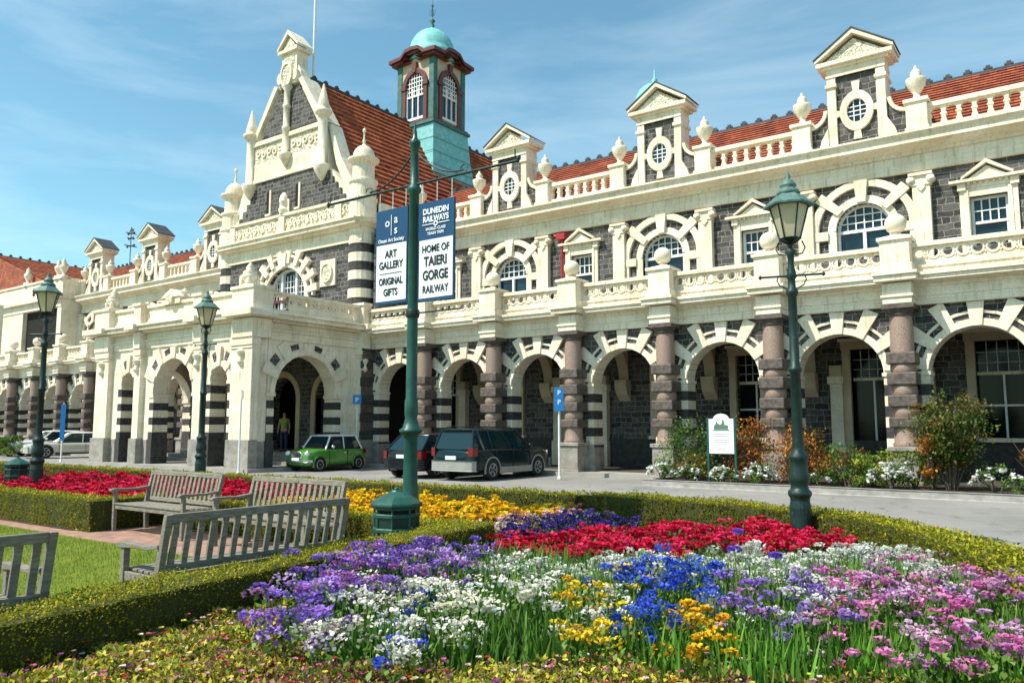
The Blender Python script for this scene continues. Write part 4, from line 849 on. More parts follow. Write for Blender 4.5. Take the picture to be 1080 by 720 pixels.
mb.box(lx(-83), lx(-57.3), y0+.5, 18, 9.9, 10.3, 'bluestone'); mb.extr([(lx(-82.7), 10.95), (lx(-57.3), 10.95), (lx(-70), 15.25)], y0+.45, y0+.6, 'tile_main'); mb.box(lx(-83), lx(-82.6), y0, 18, 0, 10.5, 'bluestone')
ep = SF('end_pavilion', mb, .01)
for X in (-62.7, -57.95, -57.2):
    mb = MB(); mb.lathe([(.26, 11.9), (.28, 12.15), (.12, 12.2), (.1, 12.32), (.26, 12.6), (.28, 12.8), (.14, 12.95), (.16, 13.1), (.02, 13.35)], (lx(X), y0+.1, 0), 'cream', 12); sub(ep, 'urn_finial', mb)
mb = MB()
for X in (-61.9,): mb.box(lx(X)-.3, lx(X)+.3, -.25, .3, 0, 10.2, 'cream'); sub(ep, 'pier', mb, .01)
for s_ in (1, -1):
    a, b_, c_, d_ = (lx(-70)+s_*12.8, y0+.5, 10.9), (lx(-70)+s_*12.8, 18, 10.9), (lx(-70), 18, 15.3), (lx(-70), y0+.6, 15.3)
    mb = tiled('r', *((a, b_, c_, d_) if s_ > 0 else (b_, a, d_, c_)), 20, 'tile_side', .06); r2 = SF('roof', mb)
mb = MB(); cresting(mb, lx(-70), y0+.6, lx(-70), 18, 15.3, .7); sub(r2, 'ridge_cresting', mb)
# wrought weathervane on the left-hand ridge
mb = MB(); ax, ay = lx(-59.4), 8.0; mb.tube([(ax, ay, 13.8), (ax, ay, 17.1)], .035, 'lead', 6)
for z, w_ in ((15.6, .5), (16.2, .3), (16.6, .42)):
    mb.box(ax-w_, ax+w_, ay-.03, ay+.03, z-.03, z+.03, 'lead'); mb.box(ax-.03, ax+.03, ay-w_, ay+w_, z-.03, z+.03, 'lead')
    for s_ in (-1, 1): mb.lathe([(.02, -.1), (.1, 0), (.02, .1)], (ax+s_*w_, ay, z), 'lead', 6)
mb.extr([(ax-.3, 16.75), (ax+.25, 16.7), (ax+.4, 16.9), (ax, 17.0)], ay-.02, ay+.02, 'lead'); SF('weathervane', mb)
# ---------------------------------------------------------------- clipped hedges
HCOL = [(.29, .28, .010), (.37, .34, .012), (.21, .23, .010), (.45, .38, .016), (.12, .15, .010)]
def hedge(pts, wid, z1, label, dens=2200, ls=.035, closed_ends=True):
    """hedge along a centre polyline: a dark twiggy core with thousands of little leaves on its faces"""
    pts = [np.array(p, float) for p in pts]; n = len(pts); lp, rp = [], []
    for i in range(n):
        t = pts[min(i+1, n-1)]-pts[max(i-1, 0)]; t /= np.linalg.norm(t); nn = np.array((-t[1], t[0])); lp.append(pts[i]+nn*wid/2); rp.append(pts[i]-nn*wid/2)
    c = pts[n//2]; root = empty('hedge', (c[0], c[1], 0), label=label, cat='hedge', group='clipped low box hedges of the garden')
    mb = MB(); q = .03; vs = []
    for a, b_ in zip(lp, rp):
        m_ = (a+b_)/2; a2, b2 = m_+(a-m_)*(1-2*q/wid), m_+(b_-m_)*(1-2*q/wid)
        vs += [(a2[0], a2[1], 0), (b2[0], b2[1], 0), (b2[0], b2[1], z1-q), (a2[0], a2[1], z1-q)]
    fs = [(4*i+k, 4*i+(k+1) % 4, 4*i+4+(k+1) % 4, 4*i+4+k) for i in range(n-1) for k in range(4)]+[(0, 3, 2, 1), (4*n-4, 4*n-3, 4*n-2, 4*n-1)]
    mb.add(vs, fs, 'hedge_core'); mb.build('branches', root, (-c[0], -c[1], 0))
    Pp, Nn = [], []
    def quad(p0, p1, p2, p3, nrm):
        A = np.linalg.norm(np.cross(p1-p0, p3-p0)); k = int(A*dens*1.45)+1; u, v = rng.random((2, k, 1)); P_ = p0*(1-u)*(1-v)+p1*u*(1-v)+p2*u*v+p3*(1-u)*v; Pp.append(P_); Nn.append(np.repeat(nrm[None], k, 0))
    v3 = lambda p, z: np.array((p[0], p[1], z)); up_ = np.array((0, 0, 1.))
    for i in range(n-1):
        t = pts[i+1]-pts[i]; t /= np.linalg.norm(t); nn = np.array((-t[1], t[0], 0))
        quad(v3(lp[i], z1), v3(lp[i+1], z1), v3(rp[i+1], z1), v3(rp[i], z1), up_)
        quad(v3(lp[i], 0), v3(lp[i+1], 0), v3(lp[i+1], z1), v3(lp[i], z1), nn); quad(v3(rp[i], 0), v3(rp[i+1], 0), v3(rp[i+1], z1), v3(rp[i], z1), -nn)
    for a, b_, s_, i in ((lp[0], rp[0], -1, 0), (lp[-1], rp[-1], 1, -1)):
        t = pts[1]-pts[0] if i == 0 else pts[-1]-pts[-2]; t = t/np.linalg.norm(t)*s_; quad(v3(a, 0), v3(b_, 0), v3(b_, z1), v3(a, z1), np.array((t[0], t[1], 0)))
    Pp = np.concatenate(Pp); Nn = np.concatenate(Nn); keep = (np.sin(Pp[:, 0]*23+np.sin(Pp[:, 1]*17)*2)*np.sin(Pp[:, 1]*21+Pp[:, 2]*19) < .86); Pp = Pp[keep]; Nn = Nn[keep]; K = len(Pp); ls = ls*.82
    wob = .018*np.sin(Pp[:, 0]*5.1+Pp[:, 1]*3.7)+.012*np.sin(Pp[:, 0]*13+Pp[:, 1]*11)
    Pp = Pp+Nn*(rng.normal(-.014, .017, (K, 1))+wob[:, None])
    yaw = np.arctan2(-Nn[:, 0], Nn[:, 1])+rng.normal(0, .9, K); yaw = np.where(np.abs(Nn[:, 2]) > .5, rng.uniform(0, 2*pi, K), yaw)
    tilt = rng.uniform(-.1, 1.3, K); cols = pick(HCOL, K, .25)
    V, F, Cc = inst(*LEAF, Pp, ls*rng.uniform(.6, 1.3, K), yaw, tilt, cols, rng.uniform(-1, 1, K))
    o = pmesh('foliage', V-np.array((c[0], c[1], 0)), F, Cc, 'leaf', root)
    return root
hedge([(-4.9, -2.0), (-5.22, 1.6), (-5.5, 3.4), (-5.72, 5.5), (-5.95, 7.55)], .46, .5, 'long clipped hedge in the foreground between the wooden benches and the mixed flower bed', 4200, .026)
hedge([(-6.2, 7.45), (-9, 7.5), (-12.25, 7.55)], .42, .46, 'clipped hedge edging the yellow flower bed behind the two paired benches', 1700, .04)
hedge([(-12.75, 7.5), (-12.72, 6.62)], .42, .5, 'short clipped hedge turning back beside the left arm of the sunlit bench', 1700, .04)
hedge([(-12.5, 6.4), (-16, 6.42), (-22, 6.5), (-30, 6.6)], .42, .5, 'clipped hedge fronting the red begonia bed on the left, along the lawn edge', 1300, .042)
hedge([(-30, 11.6), (-19.5, 11.75), (-13.2, 12.0), (-9.7, 12.05), (-7.2, 12.0)], .5, .46, 'long clipped hedge bordering the road behind the red and yellow beds', 900, .05)
hedge([(-6.9, 11.95), (-5.6, 11.85), (-4.3, 11.6), (-3.1, 11.15), (-2.1, 10.5), (-1.35, 9.6), (-.8, 8.6), (-.3, 7.4), (.1, 6.0)], .62, .5, 'clipped hedge curving round the right end of the mixed flower bed beside the road', 1500, .042)
# ---------------------------------------------------------------- flower beds
PO = {
 'A': [(-4.47,3.27),(-5.3,4.17),(-5.5,5.09),(-5.45,6.04),(-4.68,5.27),(-4.00,4.35),(-4.18,4.02),(-3.64,3.13),(-3.92,3.05)],
 'B': [(-5.5,5.98),(-4.93,6.25),(-4.34,5.64),(-4.20,4.90),(-4.53,4.93)],
 'C': [(-4.16,3.66),(-4.54,4.51),(-4.55,5.12),(-3.85,4.65),(-3.53,4.12),(-2.99,3.26),(-3.00,2.93),(-3.65,3.14)],
 'D': [(-4.64,4.78),(-4.57,4.98),(-3.71,4.10),(-2.98,3.25),(-3.06,3.19)],
 'E': [(-4.65,5.05),(-4.49,5.89),(-3.73,6.31),(-2.66,4.74),(-2.60,4.17),(-3.17,4.38),(-3.13,3.93),(-3.37,3.75)],
 'F': [(-3.22,5.14),(-3.16,5.78),(-2.55,4.72),(-2.26,3.97),(-2.53,4.14)],
 'G': [(-3.27,5.84),(-3.26,6.88),(-2.84,6.86),(-2.27,5.41),(-2.11,4.51),(-2.31,4.22)],
 'H': [(-2.83,6.74),(-2.46,7.13),(-1.92,6.93),(-1.38,5.50),(-1.49,4.76),(-1.81,4.87),(-2.31,5.58)],
 'I': [(-2.41,5.19),(-2.16,5.63),(-1.82,5.04),(-1.61,4.10),(-1.86,4.12)],
 'J': [(-2.50,6.75),(-1.85,7.96),(-1.07,7.90),(-0.85,6.17),(-1.45,5.66),(-1.86,5.37)],
 'K': [(-1.81,6.79),(-1.42,8.22),(-0.45,7.88),(-0.25,5.17),(-0.55,4.66),(-1.08,4.57),(-1.46,5.13)],
 'red': [(-5.60,7.3),(-5.75,8.26),(-5.26,9.65),(-3.78,10.99),(-2.38,10.4),(-2.25,9.66),(-3.77,7.96),(-5.04,6.87)],
 'navy': [(-6.57,8.84),(-6.28,10.6),(-5.10,10.3),(-5.01,8.95),(-5.48,7.94),(-5.48,7.34)],
 'white': [(-4.71, 5.95), (-4.22, 6.85), (-3.42, 7.75), (-2.44, 8.6), (-2.01, 9.49), (-1.55, 9.56), (-1.09, 8.65), (-0.98, 7.69), (-2.3, 6.64), (-3.52, 5.65), (-4.36, 5.45)],
 'yel': [(-12.25,8.0),(-12.25,11.6),(-7.10,11.6),(-6.62,10.36),(-6.9,9.20),(-6.9,8.0)],
 'mix': [(-7.0,8.2),(-7.10,11.60),(-6.3,11.64),(-6.2,8.0)],
 'redl': [(-22.5,6.9),(-22.5,11.4),(-13.2,11.6),(-12.9,7.9),(-13.2,6.9)],
 'fore': [(-4.85,.6),(-5.05,2.0),(-5.25,3.2),(-5.42,4.4),(-5.1,4.1),(-4.4,3.45),(-3.7,3.35),(-3.2,3.5),(-2.6,4.15),(-2.0,4.55),(-1.2,4.8),(0.0,5.3),(0.2,4.3),(-1.6,2.2),(-3.3,.6)],
 'tall': [(-5.3,4.4),(-5.45,6.3),(-5.2,7.0),(-3.9,6.9),(-2.6,7.8),(-1.85,8.3),(-.5,8.0),(-.1,5.9),(-.29,5.3),(-1.3,4.9),(-2.03,4.55),(-2.67,4.1),(-3.3,3.55),(-4.3,3.5)],
}
GREENS = [(.05, .13, .015), (.09, .19, .02), (.13, .24, .03), (.035, .09, .015), (.17, .25, .05)]
def flower_mass(key, label, cols, head_r, h, per_m2, florets, fsize, flat=.6, loose=.1, greens=GREENS, mixs=.11, leafn=20, hv=.07, name='flower_patch', group='patches of flowers in the mixed bed'):
    """rounded flower heads on leafy stems, filling one patch of ground"""
    P2 = scatter_poly(PO[key], per_m2); K = len(P2); P2 = P2+rng.normal(0, mixs, (K, 2))*(P2[:, :1] > -5.2)
    if group.startswith('patches') and key not in 'AB': dp = P2[:, 1]*.81-P2[:, 0]*.587; P2 = P2[dp < (6.9 if key in 'GK' else 6.35)+.25*rng.normal(0, 1, K)]; K = len(P2)
    hh = h*(1+rng.normal(0, .13, K))+hv*np.sin(P2[:, 0]*4.1)*np.cos(P2[:, 1]*3.3)
    parts = []
    # florets on the upper half of each head
    kf = rng.poisson(florets, K)+3; idx = np.repeat(np.arange(K), kf); m_ = len(idx)
    a = rng.uniform(0, 2*pi, m_); e = np.arccos(rng.uniform(-.05, 1, m_)); rr = head_r*rng.uniform(.6, 1.45, K)[idx]*rng.uniform(.85, 1.08, m_)
    off = np.stack([rr*np.sin(e)*np.cos(a), rr*np.sin(e)*np.sin(a), rr*np.cos(e)*flat], 1)
    big = group.startswith('patches'); fsize = fsize*(1.22 if big else 1); off = off*(1.2 if big else 1); pos = np.column_stack([P2[idx], hh[idx]-head_r*flat])+off
    hc = pick(cols, K, .15)[idx]; cc_ = np.clip(hc*rng.uniform(.75, 1.25, (m_, 1)), 0, 1)
    parts.append(inst(*FLORET, pos, fsize*rng.uniform(.7, 1.35, m_), a+pi/2, -e*.8+rng.normal(0, .4, m_), cc_, rng.uniform(0, 3, m_)))
    o = pmesh(name, *join(parts), 'petal'); tag(o, label, 'flowers', group, 'stuff')
    # stems and leaves belong to the same plants
    k2 = K*leafn; ii = np.repeat(np.arange(K), leafn); sp = rng.normal(0, head_r*.9+loose*.3, (k2, 2)); zz = hh[ii]*rng.uniform(.1, .95, k2)**.8-.02
    lp_ = np.column_stack([P2[ii]+sp*(.4+.6*(zz/h))[:, None], zz]); lc = pick(greens, k2, .3)
    V, F, Cc = inst(*LEAF, lp_, rng.uniform(.03, .065, k2), rng.uniform(0, 2*pi, k2), rng.uniform(.3, 1.5, k2), lc, rng.uniform(-.5, .5, k2))
    g = pmesh('leaves', V, F, Cc, 'leaf', o); g['kind'] = 'stuff'
    return o
PUR = [(.24, .13, .55), (.33, .19, .66), (.18, .09, .42), (.44, .24, .66), (.48, .17, .50), (.55, .38, .68)]
flower_mass('A', 'purple statice in rounded heads spilling beside the foreground hedge and long bench', PUR, .075, .46, 62, 34, .021)
flower_mass('B', 'mauve and lilac statice at the hedge end below the green litter bin', PUR+[(.52, .28, .62), (.55, .33, .60)], .07, .46, 60, 28, .021)
flower_mass('C', 'white statice mound left of centre in front of the purple statice', [(.78, .76, .66), (.82, .80, .74), (.72, .70, .55)], .085, .43, 40, 38, .02)
flower_mass('D', 'narrow streak of deep blue flowers between two white mounds', [(.03, .06, .50), (.05, .10, .62)], .05, .40, 60, 26, .018)
flower_mass('E', 'broad white statice drift in the middle of the mixed bed', [(.80, .77, .68), (.84, .82, .76), (.70, .68, .52)], .085, .44, 34, 38, .02)
flower_mass('F', 'small bright yellow clump between white drift and cornflower blue', [(.75, .55, .02), (.80, .62, .04), (.70, .45, .02)], .05, .40, 60, 18, .02)
flower_mass('G', 'bright cornflower blue drift right of the middle of the mixed bed', [(.04, .10, .62), (.03, .07, .48), (.08, .17, .72)], .055, .46, 75, 26, .019)
flower_mass('H', 'violet and lilac statice right of the bright blue drift', [(.27, .15, .55), (.38, .24, .66), (.50, .24, .50), (.62, .60, .62)], .06, .45, 55, 24, .02)
flower_mass('I', 'orange yellow clump low in front of the blue and violet flowers', [(.75, .42, .01), (.80, .50, .02), (.66, .30, .01)], .05, .37, 60, 22, .021)
flower_mass('J', 'mixed white and pale yellow flowers in front of the silver foliage band', [(.78, .76, .70), (.70, .62, .25), (.74, .70, .64), (.30, .22, .58)], .05, .40, 48, 20, .019)
flower_mass('K', 'pink and magenta statice filling the right corner of the mixed bed', [(.62, .14, .38), (.70, .24, .48), (.52, .18, .46), (.58, .34, .54), (.66, .42, .56)], .05, .45, 62, 22, .02)
# tall strappy leaves and stems through the whole mixed bed
P2 = scatter_poly(PO['tall'], 760); K = len(P2); h_ = rng.uniform(.22, .47, K)
V, F, Cc = inst(*BLADE, np.column_stack([P2, np.zeros(K)]), h_, rng.uniform(0, 2*pi, K), rng.normal(0, .22, K), pick([(.07, .18, .02), (.11, .25, .03), (.05, .12, .02), (.20, .32, .06)], K, .25))
tag(pmesh('strappy_foliage', V, F, Cc, 'leaf'), 'tall narrow green leaves and stems rising between the statice flowers', 'foliage', None, 'stuff')
P2 = scatter_poly([(-2.3, 4.3), (-1.6, 5.6), (-.25, 6.2), (-.1, 5.2), (-.6, 4.9), (-1.7, 4.2)], 520); K = len(P2); h_ = rng.uniform(.3, .5, K)
V, F, Cc = inst(*BLADE, np.column_stack([P2, np.zeros(K)]), h_, rng.uniform(0, 2*pi, K), rng.normal(0, .18, K), pick([(.10, .27, .02), (.15, .34, .04), (.07, .18, .02)], K, .25))
tag(pmesh('grassy_foliage', V, F, Cc, 'leaf'), 'fresh green grassy leaf clumps at the lower right below the pink flowers', 'foliage', None, 'stuff')
# dense low bedding strips further back
RED = [(.70, .012, .07), (.60, .008, .05), (.80, .04, .14), (.45, .006, .03)]
GB = 'bands of low bedding flowers'
flower_mass('red', 'crimson begonia band across the bed in front of the right-hand lamp post', RED, .055, .30, 110, 15, .036, leafn=5, group=GB)
flower_mass('navy', 'dark violet blue lavender band left of the crimson begonias', [(.05, .03, .22), (.09, .05, .33), (.03, .02, .14)], .05, .34, 100, 14, .026, leafn=6, group=GB)
flower_mass('white', 'silver white foliage band between crimson begonias and the pink flowers', [(.62, .64, .56), (.74, .74, .68), (.52, .55, .46)], .08, .33, 80, 26, .032, leafn=2, greens=[(.3, .34, .26), (.42, .45, .38)], group=GB)
flower_mass('yel', 'golden yellow marigold bed behind the benches and the green litter bin', [(.82, .50, .01), (.88, .62, .02), (.80, .42, .01)], .06, .28, 46, 12, .05, leafn=5, group=GB)
flower_mass('mix', 'pale pink and white bedding flowers at the right end of the yellow bed', [(.75, .70, .66), (.70, .30, .30), (.72, .50, .46)], .05, .28, 50, 9, .04, leafn=6, group=GB)
flower_mass('redl', 'crimson begonia bed on the left behind the clipped hedge and sunlit bench', RED, .07, .34, 34, 12, .055, leafn=4, group=GB)
# low foreground planting: small pointed leaves, yellow green to bronze, with scattered blooms
P2 = scatter_poly(PO['fore'], 11000); K = len(P2); clump = .5+.5*np.sin(P2[:, 0]*9.3+2*np.sin(P2[:, 1]*7.1))*np.cos(P2[:, 1]*8.7); z_ = rng.uniform(.03, .20, K)+.09*clump
sel = (np.sin(P2[:, 0]*2.3+1.1*P2[:, 1])+rng.normal(0, .5, K)) > .75
yg = pick([(.44, .42, .03), (.56, .48, .04), (.20, .26, .03), (.52, .44, .08), (.12, .20, .03), (.30, .12, .10)], K, .3); br = pick([(.28, .09, .06), (.34, .17, .08), (.14, .15, .03), (.38, .26, .08), (.16, .05, .09), (.40, .20, .18)], K, .3)
V, F, Cc = inst(*LEAF, np.column_stack([P2, z_]), rng.uniform(.022, .048, K), rng.uniform(0, 2*pi, K), rng.uniform(.2, 1.5, K), np.where(sel[:, None], br, yg), rng.uniform(-.5, .5, K))
tag(pmesh('ground_cover', V, F, Cc, 'leaf'), 'low yellow green and bronze leafy bedding along the bottom of the picture', 'ground cover', None, 'stuff')
P2 = scatter_poly(PO['fore'], 90); K = len(P2); rep = 6; ii = np.repeat(np.arange(K), rep); a = np.tile(np.arange(rep)*2*pi/rep, K)+rng.uniform(0, 1, K)[ii]
pos = np.column_stack([P2, rng.uniform(.20, .31, K)])[ii]+np.stack([.010*np.cos(a), .010*np.sin(a), 0*a], 1)
cc_ = pick([(.75, .62, .60), (.65, .12, .30), (.45, .04, .03), (.78, .66, .10), (.25, .05, .22), (.70, .45, .45)], K, .15)[ii]
V, F, Cc = inst(*FLORET, pos, .019, a, rng.normal(.3, .3, len(a)), cc_)
tag(pmesh('small_blooms', V, F, Cc, 'petal'), 'scattered little pink, white and red blooms over the foreground bedding', 'flowers', None, 'stuff')
# taller purple heads standing above the bed near the right-hand lamp
for (x, y, h_, lab) in ((-2.28, 6.05, .66, 'tall violet bloom standing alone above the bed, just right of the lamp post foot'), (-2.05, 6.3, .60, 'smaller violet bloom to the right of the tallest one near the lamp foot'), (-2.75, 7.4, .62, 'blue violet bloom standing above the silver band left of the lamp foot')):
    r_ = empty('statice_stem', (x, y, 0), label=lab, cat='flower', group='single tall violet blooms')
    mb = MB(); mb.tube([(0, 0, 0), (.02, .01, h_*.5), (0, .02, h_)], .005, 'lawn', 5); mb.build('stem', r_)
    m_ = 90; a = rng.uniform(0, 2*pi, m_); e = np.arccos(rng.uniform(-.1, 1, m_)); pos = np.stack([.055*np.sin(e)*np.cos(a), .055*np.sin(e)*np.sin(a)+.02, h_+.035*np.cos(e)], 1)
    pmesh('flower_head', *inst(*FLORET, pos, .022*rng.uniform(.7, 1.3, m_), a+pi/2, -e*.8, pick([(.22, .10, .62), (.32, .18, .72), (.15, .10, .55)], m_), rng.uniform(0, 3, m_)), 'petal', r_)
# grass blades over the lawn
P2 = scatter_poly([(-16, 2.0), (-6.15, 2.0), (-6.1, 5.75), (-12.3, 5.75), (-13, 5.75), (-22, 5.7), (-22, 4)], 1300); K = len(P2)
V, F, Cc = inst([(-.1, 0, 0), (.1, 0, 0), (0, .35, 1)], [(0, 1, 2)], np.column_stack([P2, np.full(K, .014)]), rng.uniform(.02, .045, K), rng.uniform(0, 2*pi, K), rng.normal(0, .3, K), pick([(.20, .28, .02), (.30, .35, .03), (.13, .21, .015)], K, .25))
tag(pmesh('grass', V, F, Cc, 'leaf'), 'short mown grass blades covering the lawn in front of the benches', 'grass', None, 'stuff')
# ---------------------------------------------------------------- shrubs under the arcade
def shrub(x, y, rx, ry, h, cols, label, name='shrub', n=1500, ls=.09, group='shrubs in the border under the arcade', z0=.12, flowers=0, fcol=((.82, .82, .76),), stems=9, airy=0):
    r_ = empty(name, (x, y, z0), label=label, cat='shrub' if not flowers else 'flowering shrub', group=group)
    mb = MB(); tips = []
    for k in range(stems):
        a = rng.uniform(0, 2*pi); q = rng.uniform(.3, .95); px, py, pz = rx*q*cos(a), ry*q*sin(a), h*rng.uniform(.65, 1.02)
        mb.tube([(px*.12, py*.12, 0), (px*.4+rng.normal(0, .04), py*.4, pz*.45), (px*.8, py*.8, pz*.8), (px, py, pz)], [.022, .016, .010, .004], 'bark', 5); tips += [(px*.4, py*.4, pz*.45), (px*.62, py*.62, pz*.65), (px*.8, py*.8, pz*.8), (px, py, pz)]
    mb.build('stems', r_)
    # leaf clumps: clustered round points through the volume so that gaps show
    nc = max(10, n//45); a = rng.uniform(0, 2*pi, nc); q = np.sqrt(rng.random(nc)); zc = rng.uniform(.12, 1, nc); wz = np.sqrt(np.clip(1-(zc-.42)**2/.42, .05, 1))
    cen = np.stack([rx*q*wz*np.cos(a), ry*q*wz*np.sin(a), h*zc*(1+.12*np.sin(3*a))], 1)
    if airy: cen = np.array(tips)[rng.integers(0, len(tips), nc)]+rng.normal(0, .05, (nc, 3))
    ii = rng.integers(0, nc, n); sg = np.array((.13, .13, .10))*(h/1.2)*(.55 if airy else 1)
    pos = cen[ii]+rng.normal(0, 1, (n, 3))*sg; pos[:, 2] = np.clip(pos[:, 2], .02, None); cl_ = pick(cols, nc, .2)[ii]*rng.uniform(.7, 1.3, (n, 1))
    pmesh('leaves', *inst(*LEAF, pos, ls*rng.uniform(.55, 1.3, n), rng.uniform(0, 2*pi, n), rng.uniform(-.2, 1.4, n), np.clip(cl_, 0, 1), rng.uniform(-.6, .6, n)), 'leaf', r_)
    if flowers:
        a = rng.uniform(0, 2*pi, flowers); e = np.arccos(rng.uniform(.0, 1, flowers)); c0 = np.stack([rx*.95*np.sin(e)*np.cos(a), ry*.95*np.sin(e)*np.sin(a), h*(.35+.65*np.cos(e))], 1)
        ii = np.repeat(np.arange(flowers), 9); pos = c0[ii]+rng.normal(0, .028, (len(ii), 3))
        pmesh('blossom', *inst(*FLORET, pos, rng.uniform(.05, .085, len(ii)), rng.uniform(0, 6.28, len(ii)), rng.normal(0, .7, len(ii)), pick(list(fcol), len(ii), .08)), 'petal', r_)
    return r_
GR = [(.06, .13, .02), (.10, .19, .03), (.15, .25, .04), (.04, .09, .015)]; OR = [(.36, .12, .02), (.42, .17, .02), (.28, .08, .02), (.20, .16, .03), (.46, .24, .04)]; YG = [(.20, .28, .03), (.28, .32, .04), (.13, .22, .03)]
shrub(-9.55, 22.0, .75, .6, 1.55, GR, 'tall green bush left of the white notice board', n=2200)
shrub(-9.0, 21.2, .5, .4, .75, [(.22, .16, .03), (.12, .16, .03), (.3, .2, .04)], 'low bronze green bush at the foot of the white notice board', n=900)
shrub(-7.55, 21.7, .65, .55, 1.5, OR, 'orange red leafed bush immediately right of the white notice board', n=2200)
shrub(-6.35, 21.8, .7, .55, 1.35, OR, 'orange bush behind the right-hand lamp post', n=2200)
shrub(-5.3, 21.7, .6, .5, .95, OR+GR, 'rusty orange and green bush under the open doorway', n=1600)
shrub(-4.45, 21.5, .6, .5, .8, YG, 'yellow green low bush between doorway and pink column', n=1600)
shrub(-3.55, 21.8, .6, .5, .75, YG+GR, 'green low bush in front of the pink column pedestal', n=1400)
shrub(-2.75, 21.6, 1.0, .7, 2.15, [(.10, .15, .03), (.16, .20, .04), (.20, .14, .04), (.06, .10, .02)], 'tall loose bush with upright twigs in front of the right-hand window', n=7500, ls=.095, stems=34, airy=1)
shrub(-3.15, 21.5, .4, .4, 1.5, OR, 'slim russet leafed bush beside the tall twiggy bush', n=800, stems=8, airy=1)
shrub(-.9, 22.2, .8, .6, 1.2, [(.15, .10, .03), (.10, .13, .03), (.3, .12, .04)], 'thin dark russet bush at the right edge under the window', n=700, stems=12, airy=1)
WF = ((.84, .84, .78), (.80, .80, .74))
for x, y, rx, h, nf, lab in ((-9.95, 21.0, .42, .50, 34, 'white flowering bush at the left end of the border near the kerb'), (-9.15, 20.95, .35, .42, 20, 'small white flowering bush left of the notice board posts'), (-8.1, 20.95, .4, .42, 26, 'white flowering bush between the notice board posts and the orange bush'),
        (-7.15, 20.95, .42, .52, 34, 'white flowering bush just left of the right-hand lamp post'), (-5.9, 20.95, .4, .42, 8, 'green bush with a few white flowers right of the lamp post'), (-4.95, 20.95, .5, .48, 2, 'dark green low bush by the kerb under the doorway'),
        (-3.95, 20.95, .52, .62, 60, 'fullest white flowering bush by the kerb before the pink column'), (-1.75, 20.95, .55, .58, 26, 'white flowering bush by the kerb right of the tall twiggy bush'), (-.55, 20.95, .45, .6, 30, 'white flowering bush at the right edge of the picture')):
    shrub(x, y, rx, .36, h, GR, lab, 'flowering_shrub', 900, .06, 'white flowering bushes along the kerb', flowers=nf, fcol=WF, stems=5)
shrub(-4.3, 22.95, .1, .1, .0001+.9, GR, 'thin green weed growing beside the pink column foot', 'shrub', 120, .05, stems=3)
# planting beside the far left arcade
for i, (x, y, lab) in enumerate(((-52.5, 20.6, 'dark green low bush furthest left beyond the road'), (-50.6, 20.3, 'green bush beyond the road left of the white car'), (-48.9, 19.7, 'yellow green bush nearest the front of the white car'))):
    shrub(x, y, 1.2, .8, .9, GR if i < 2 else YG+GR, lab, n=1100, ls=.16, group='bushes beyond the road on the left', z0=0)
